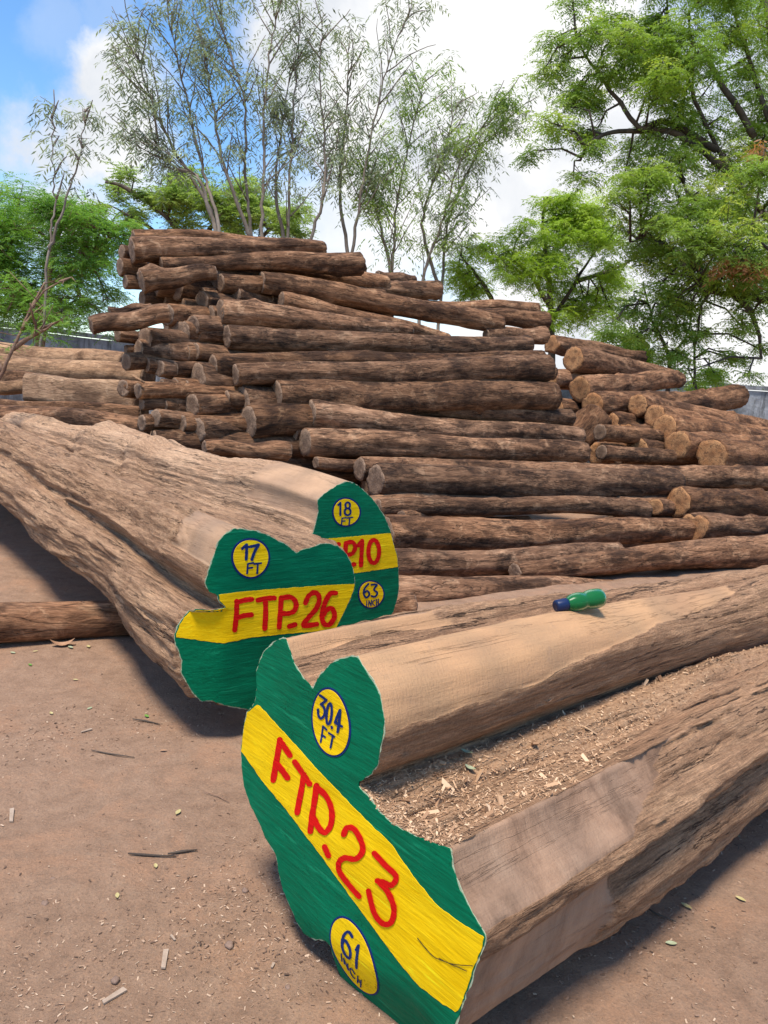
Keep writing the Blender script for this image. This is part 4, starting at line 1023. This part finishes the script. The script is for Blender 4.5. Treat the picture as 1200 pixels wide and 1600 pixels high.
def limb_pts(pxs, d0, jit, seed, sub=5):
    r = random.Random(seed); P3 = []
    for i, q in enumerate(pxs):
        dd = q[2] if len(q) > 2 else 0
        P3.append(P(q[0], q[1], d0+dd+(r.uniform(-jit, jit) if i else 0)))
    out = []
    for i in range(len(P3)-1):
        a, b, c_, d_ = P3[max(i-1, 0)], P3[i], P3[i+1], P3[min(i+2, len(P3)-1)]
        for j in range(sub):
            t = j/sub; q = .5*((2*b)+(c_-a)*t+(2*a-5*b+4*c_-d_)*t*t+(-a+3*b-3*c_+d_)*t**3); out.append(q+Vector((r.gauss(0, .012), r.gauss(0, .012), 0))*(1 if d0 > 8 else .3))
    return out+[P3[-1]]
def clump_tree(name, label, d, limbs, clumps, temps, leafmat, barkmat, group=None, cat='tree', per=26, rbase=.12, shoot=True, drypart=None, scale=(.7, 1.3)):
    """limbs: pixel polylines (x,y[,depth offset]); clumps: (x,y,rx,ry,depth offset,density)"""
    base = P(limbs[0][0][0], limbs[0][0][1], d); root = bpy.data.objects.new(name, None); COL.objects.link(root); root.location = (base.x, base.y, 0); tag(root, label, cat, group)
    T = Tubes(); nodes = []
    for i, lb in enumerate(limbs):
        pts = limb_pts(lb, d, .15, len(label)+i*7)
        if i == 0 and pts[0].z > .1: pts = [Vector((pts[0].x+.1, pts[0].y, 0)), pts[0].lerp(Vector((pts[0].x, pts[0].y, 0)), .5)]+pts
        r0_ = rbase*(1 if i == 0 else .55); T.add(pts, [max(.012, r0_*(1-.8*j/len(pts))) for j in range(len(pts))], 8)
        nodes += pts[2:]
    NA = np.array([tuple(q) for q in nodes]); lp = []; var = []; tw = 0
    for (x, y, rx, ry, dd, den) in clumps:
        c_ = P(x, y, d+dd); k_ = (d+dd)/F_PX; ax, az = rx*k_, ry*k_; ay = (ax+az)/2*.9
        j = np.argmin(((NA-np.array(c_))**2).sum(1)-0*NA[:, 2]); s_ = Vector(NA[j])
        mid = s_.lerp(c_, .5)+Vector((random.gauss(0, .08), random.gauss(0, .08), .12)); T.add([s_, mid, c_], [.022, .016, .009], 5)
        n = int(per*den*max(1, (rx*ry)/1600)); cv = random.gauss(.5, .13)
        for i in range(n):
            v = Vector((random.gauss(0, 1), random.gauss(0, 1), random.gauss(0, 1))).normalized()*random.random()**.6*1.3
            q = c_+Vector((v.x*ax, v.y*ay, v.z*az)); q += Vector((noise.noise(q*1.3), noise.noise(q*1.3+Vector((9, 0, 0))), noise.noise(q*1.3+Vector((0, 9, 0)))))*.25*ax
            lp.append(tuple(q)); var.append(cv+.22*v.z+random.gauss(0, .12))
            if i % 3 == 0:
                m_ = (c_+(q-c_)*.5)+Vector((random.gauss(0, .05), random.gauss(0, .05), random.gauss(0, .04))); T.add([c_.lerp(mid, random.random()), m_, q], [.008, .006, .004], 3)
    inv = Matrix.Translation(-root.location)
    tm = T.build('trunk'); tm.transform(inv); link(tm, 'trunk', M[barkmat], parent=root)
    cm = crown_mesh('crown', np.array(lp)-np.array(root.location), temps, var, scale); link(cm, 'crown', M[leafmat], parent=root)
    return root
# big neem at right
neem_l = [[(1290,640),(1275,560),(1262,450),(1250,330),(1230,180),(1200,40),(1190,-80)],
 [(1262,470),(1200,470),(1150,460),(1110,455),(1080,430),(1050,390),(1010,375),(985,378)],
 [(1250,380),(1190,330),(1150,280),(1120,230),(1080,140),(1050,60),(1040,-20)],
 [(1150,280),(1060,210),(1000,205),(950,208),(920,225),(908,250)],
 [(1120,235),(1040,190),(1000,200),(960,150),(930,110),(900,60)],
 [(1250,300),(1200,180),(1170,90),(1140,0)], [(1110,455),(1080,400),(1075,340),(1070,280)],
 [(1150,460),(1180,500),(1190,560)],[(1180,215),(1120,120),(1090,70),(1010,80),(980,60)]]
rr = random.Random(11); ncl = []
def scatter(region, n, rx, dd=(-1.2, 1.2), den=1.0, cl=None):
    out = []
    while len(out) < n:
        x = rr.uniform(min(p[0] for p in region), max(p[0] for p in region)); y = rr.uniform(min(p[1] for p in region), max(p[1] for p in region))
        if inpoly(x, y, region): s_ = rr.uniform(.6, 1.25); out.append((x, y, rx*s_, rx*s_*.75, rr.uniform(*dd), den))
    return out
ncl += scatter([(1120,-40),(1260,-40),(1290,480),(1150,450),(1060,400),(1000,330),(1010,250),(1070,170),(1040,80)], 80, 46, (-1.4, 1.6), 1.15)
ncl += scatter([(850,40),(900,-20),(1130,-40),(1100,110),(1000,170),(920,150),(860,150),(815,110)], 42, 30, (-.8, 1.0), .9)
ncl += scatter([(825,160),(960,120),(960,240),(900,290),(830,230)], 12, 22, (-.5, .7), .8)
ncl += scatter([(1000,160),(1100,150),(1060,260),(980,290),(960,270)], 7, 26, (-.5, .7), .8)
ncl += scatter([(960,330),(1060,380),(1120,470),(1060,440),(960,400)], 10, 26, (-.6, .8), .8)
ncl += scatter([(1000,420),(1290,480),(1290,600),(1060,580)], 10, 30, (-.6, .8), .5)
ncl += scatter([(940,240),(1060,260),(1200,360),(1200,560),(1050,520),(1000,440)], 28, 30, (-.9, 1.0), .8)
clump_tree('neem_tree', 'tall broad-crowned green tree filling the upper right with dark crooked limbs', 12.5, neem_l, ncl, TNEEM, 'neem', 'darkbark', rbase=.11, per=15, scale=(.6, 1.25))
clump_tree('green_tree', 'bright yellow-green tree behind the pile left of the tall broad-crowned tree', 17.0,
 [[(860,620),(862,520),(858,440),(850,380),(850,310)],[(862,500),(900,440),(930,390)],[(860,480),(820,420),(770,400)],[(770,470),(745,430),(720,400)],[(900,440),(960,420),(1000,400)]],
 scatter([(770,430),(760,370),(810,350),(850,300),(900,320),(960,330),(990,400),(960,480),(870,510),(850,480),(790,440)], 42, 32, (-1, 1.2), 1.1)+scatter([(700,440),(720,390),(760,370),(770,450),(720,470)], 7, 26), TNEEM, 'bright', 'darkbark', rbase=.10, per=22)
clump_tree('thin_tree', 'thin sparse tree with reddish dry leaves standing above the right stack', 13.0,
 [[(1040,640),(1045,560),(1020,500),(1005,440)],[(1045,560),(1075,520),(1080,460)],[(1090,640),(1085,560),(1100,470),(1120,440)]],
 scatter([(960,480),(1060,450),(1190,470),(1190,585),(1060,590),(950,550)], 22, 20, (-.7, .7), .45), TNEEM, 'neem', 'darkbark', rbase=.05, per=18)
clump_tree('low_tree', 'low green bushes just above the right stack skyline', 16.0,
 [[(1010,640),(1012,590),(1015,540)],[(1012,600),(1060,570),(1100,560)]],
 scatter([(860,520),(1000,520),(1200,580),(1200,615),(1100,612),(960,560)], 12, 20, (-.5, .5), .9), TNEEM, 'bright', 'darkbark', rbase=.04, per=20)
# hanging dry leaves of the big tree: a broken branch with brown foliage
clump_tree('dead_branch_tree', 'drooping branch of rust-coloured dead leaves at the right edge', 11.6,
 [[(1290,560),(1230,430),(1190,380),(1160,385)],[(1230,430),(1195,400),(1175,430)]],
 scatter([(1110,385),(1180,370),(1220,400),(1200,450),(1150,430)], 8, 14, (-.2, .2), .3)+[(1195,225,12,16,0,.4)], TSIL, 'dry', 'darkbark', rbase=.04, per=16)
# left feathery trees
lt = scatter([(-60,330),(40,300),(120,300),(200,370),(215,400),(205,470),(190,510),(60,505),(-60,500)], 62, 34, (-1, 1.4), 1.2)
clump_tree('feathery_tree', 'dense bright green feathery tree at the left edge behind the wall', 11.5,
 [[(60,640),(65,520),(75,440),(90,370),(110,320)],[(65,520),(20,440),(-10,370)],[(75,450),(140,400),(170,370)]], lt, TFERN, 'fern', 'brownstem', rbase=.09, per=24)
clump_tree('umbrella_tree', 'flat-crowned umbrella tree behind the top of the pile', 19.0,
 [[(330,640),(330,480),(300,400),(270,350),(230,315)],[(300,400),(340,340),(380,300)],[(330,450),(420,360),(460,330)],[(330,470),(250,370),(190,330)],[(230,315),(190,290),(165,285)]],
 scatter([(155,285),(200,265),(300,270),(400,290),(470,330),(480,375),(300,372),(230,320),(190,310)], 56, 26, (-1.5, 1.5), .95)+scatter([(150,320),(210,330),(220,370),(170,360)], 5, 18), TCAN, 'canopy', 'darkbark', rbase=.14, per=20)
# tall slender airy trees
def slender(name, label, d, stems, nb, seed, lean=0.0, leafn=4, mat='silver', group='tall slender airy trees behind the pile', blen=(.7, 1.5), lowfrac=.3, temps=TSIL, cat='tree', rb=.042, bark='twigbark', scale=(.7, 1.3)):
    r = random.Random(seed); base = P(stems[0][0][0], stems[0][0][1], d); root = bpy.data.objects.new(name, None); COL.objects.link(root); root.location = (base.x, base.y, 0); tag(root, label, cat, group)
    T = Tubes(); lp = []; var = []
    for si, st in enumerate(stems):
        pts = limb_pts(st, d, .25 if d > 12 else .04, seed+si, 8 if d > 8 else 4)
        if pts[0].z > .1 and si == 0: pts = [Vector((pts[0].x, pts[0].y, 0))]+pts
        n = len(pts); T.add(pts, [max(.007, rb*(1-.88*j/n)) for j in range(n)], 6)
        for b in range(nb):
            f = lowfrac+(1-lowfrac)*r.random()**.8; j = min(n-2, int(f*n)); s_ = pts[j]; t_ = (pts[j+1]-pts[j-1]).normalized()
            az = r.uniform(0, 6.283); o_ = Vector((math.cos(az), math.sin(az), 0)); dr = (t_*.9+o_*r.uniform(.35, .8)+Vector((lean, 0, 0))).normalized()
            L = r.uniform(*blen)*(1.15-.5*f); q = s_; bp = [q]; v = dr
            for i in range(6):
                v = (v+Vector((r.gauss(0, .12), r.gauss(0, .12), r.gauss(0, .06)))).normalized(); q = q+v*L/6; bp.append(q)
            T.add(bp, [.016*(1-.75*i/7) for i in range(7)], 4)
            for i in range(leafn):
                a = r.uniform(.3, 1)*6; i0 = min(5, int(a)); c_ = bp[i0].lerp(bp[i0+1], a-i0); off = Vector((r.gauss(0, .16), r.gauss(0, .16), r.gauss(0, .12)))*(.5+.5*L)
                if i % 4 == 0: T.add([c_, c_+off], [.005, .003], 3)
                lp.append(tuple(c_+off)); var.append(r.gauss(.42, .2))
    inv = Matrix.Translation(-root.location); tm = T.build('trunk'); tm.transform(inv); link(tm, 'trunk', M[bark], parent=root)
    link(crown_mesh('crown', np.array(lp)-np.array(root.location), temps, var, scale), 'crown', M[mat], parent=root); return root
slender('slender_tree', 'leftmost tall airy tree with grey leaves leaning left over the pile', 13.5, [[(352,560),(345,372),(318,270),(296,170),(275,80),(262,-10)],[(345,372),(320,310),(262,215),(225,120),(215,60)],[(340,372),(310,280),(270,260),(240,215)]], 20, 1, -.05)
slender('slender_tree', 'tall airy tree with two straight stems, second from the left', 14.0, [[(395,560),(392,372),(382,270),(382,160),(352,60),(345,-20)],[(405,560),(408,372),(412,250),(415,130),(432,20),(440,-40)],[(392,372),(350,260),(330,150),(320,60)]], 20, 2)
slender('slender_tree', 'tall airy tree with its stems crossing above the pile, middle of the row', 14.5, [[(452,560),(450,376),(455,250),(462,130),(470,0)],[(470,560),(485,380),(505,310),(508,230),(500,120),(505,20)],[(452,400),(430,300),(440,200),(455,100)]], 19, 3)
slender('slender_tree', 'airy tree right of the middle with upright crown touching the top cloud', 15.0, [[(540,600),(550,400),(565,300),(585,190),(610,90),(640,20)],[(550,420),(530,300),(540,180),(545,70)]], 20, 4, .05)
slender('slender_tree', 'airy tree with pale green crown above the dark log end', 15.5, [[(600,600),(612,430),(620,320),(640,220),(665,120)],[(655,600),(660,440),(690,350),(720,250),(775,170)],[(612,430),(590,330),(575,250)]], 20, 5, .08, mat='canopy', lowfrac=.25, leafn=7)
slender('slender_tree', 'rightmost airy tree of the row, leaning right toward the yellow-green tree', 16.0, [[(680,600),(690,450),(700,350),(740,250),(790,190)],[(690,460),(660,350),(690,250),(715,160)]], 18, 6, .08, lowfrac=.3, leafn=6)
slender('sapling', 'bare spindly sapling rising alone against the blue sky at left', 9.5, [[(60,600),(75,400),(85,320),(82,240),(84,140)],[(78,390),(100,320),(125,240),(132,170)]], 6, 8, leafn=3, group=None, blen=(.15, .4), lowfrac=.5, rb=.02, scale=(.6, 1.0))
slender('sapling', 'crooked brown sapling with few green leaves in front of the pale timbers at left', 6.2, [[(-75,700),(-25,630),(0,590),(20,545),(45,490),(70,455),(98,438)],[(20,545),(50,525),(75,508)],[(5,580),(-20,545),(-40,540)]], 4, 9, leafn=5, group=None, blen=(.15, .4), lowfrac=.25, mat='fern', temps=TFERN, rb=.024, bark='brownstem', scale=(.25, .5))
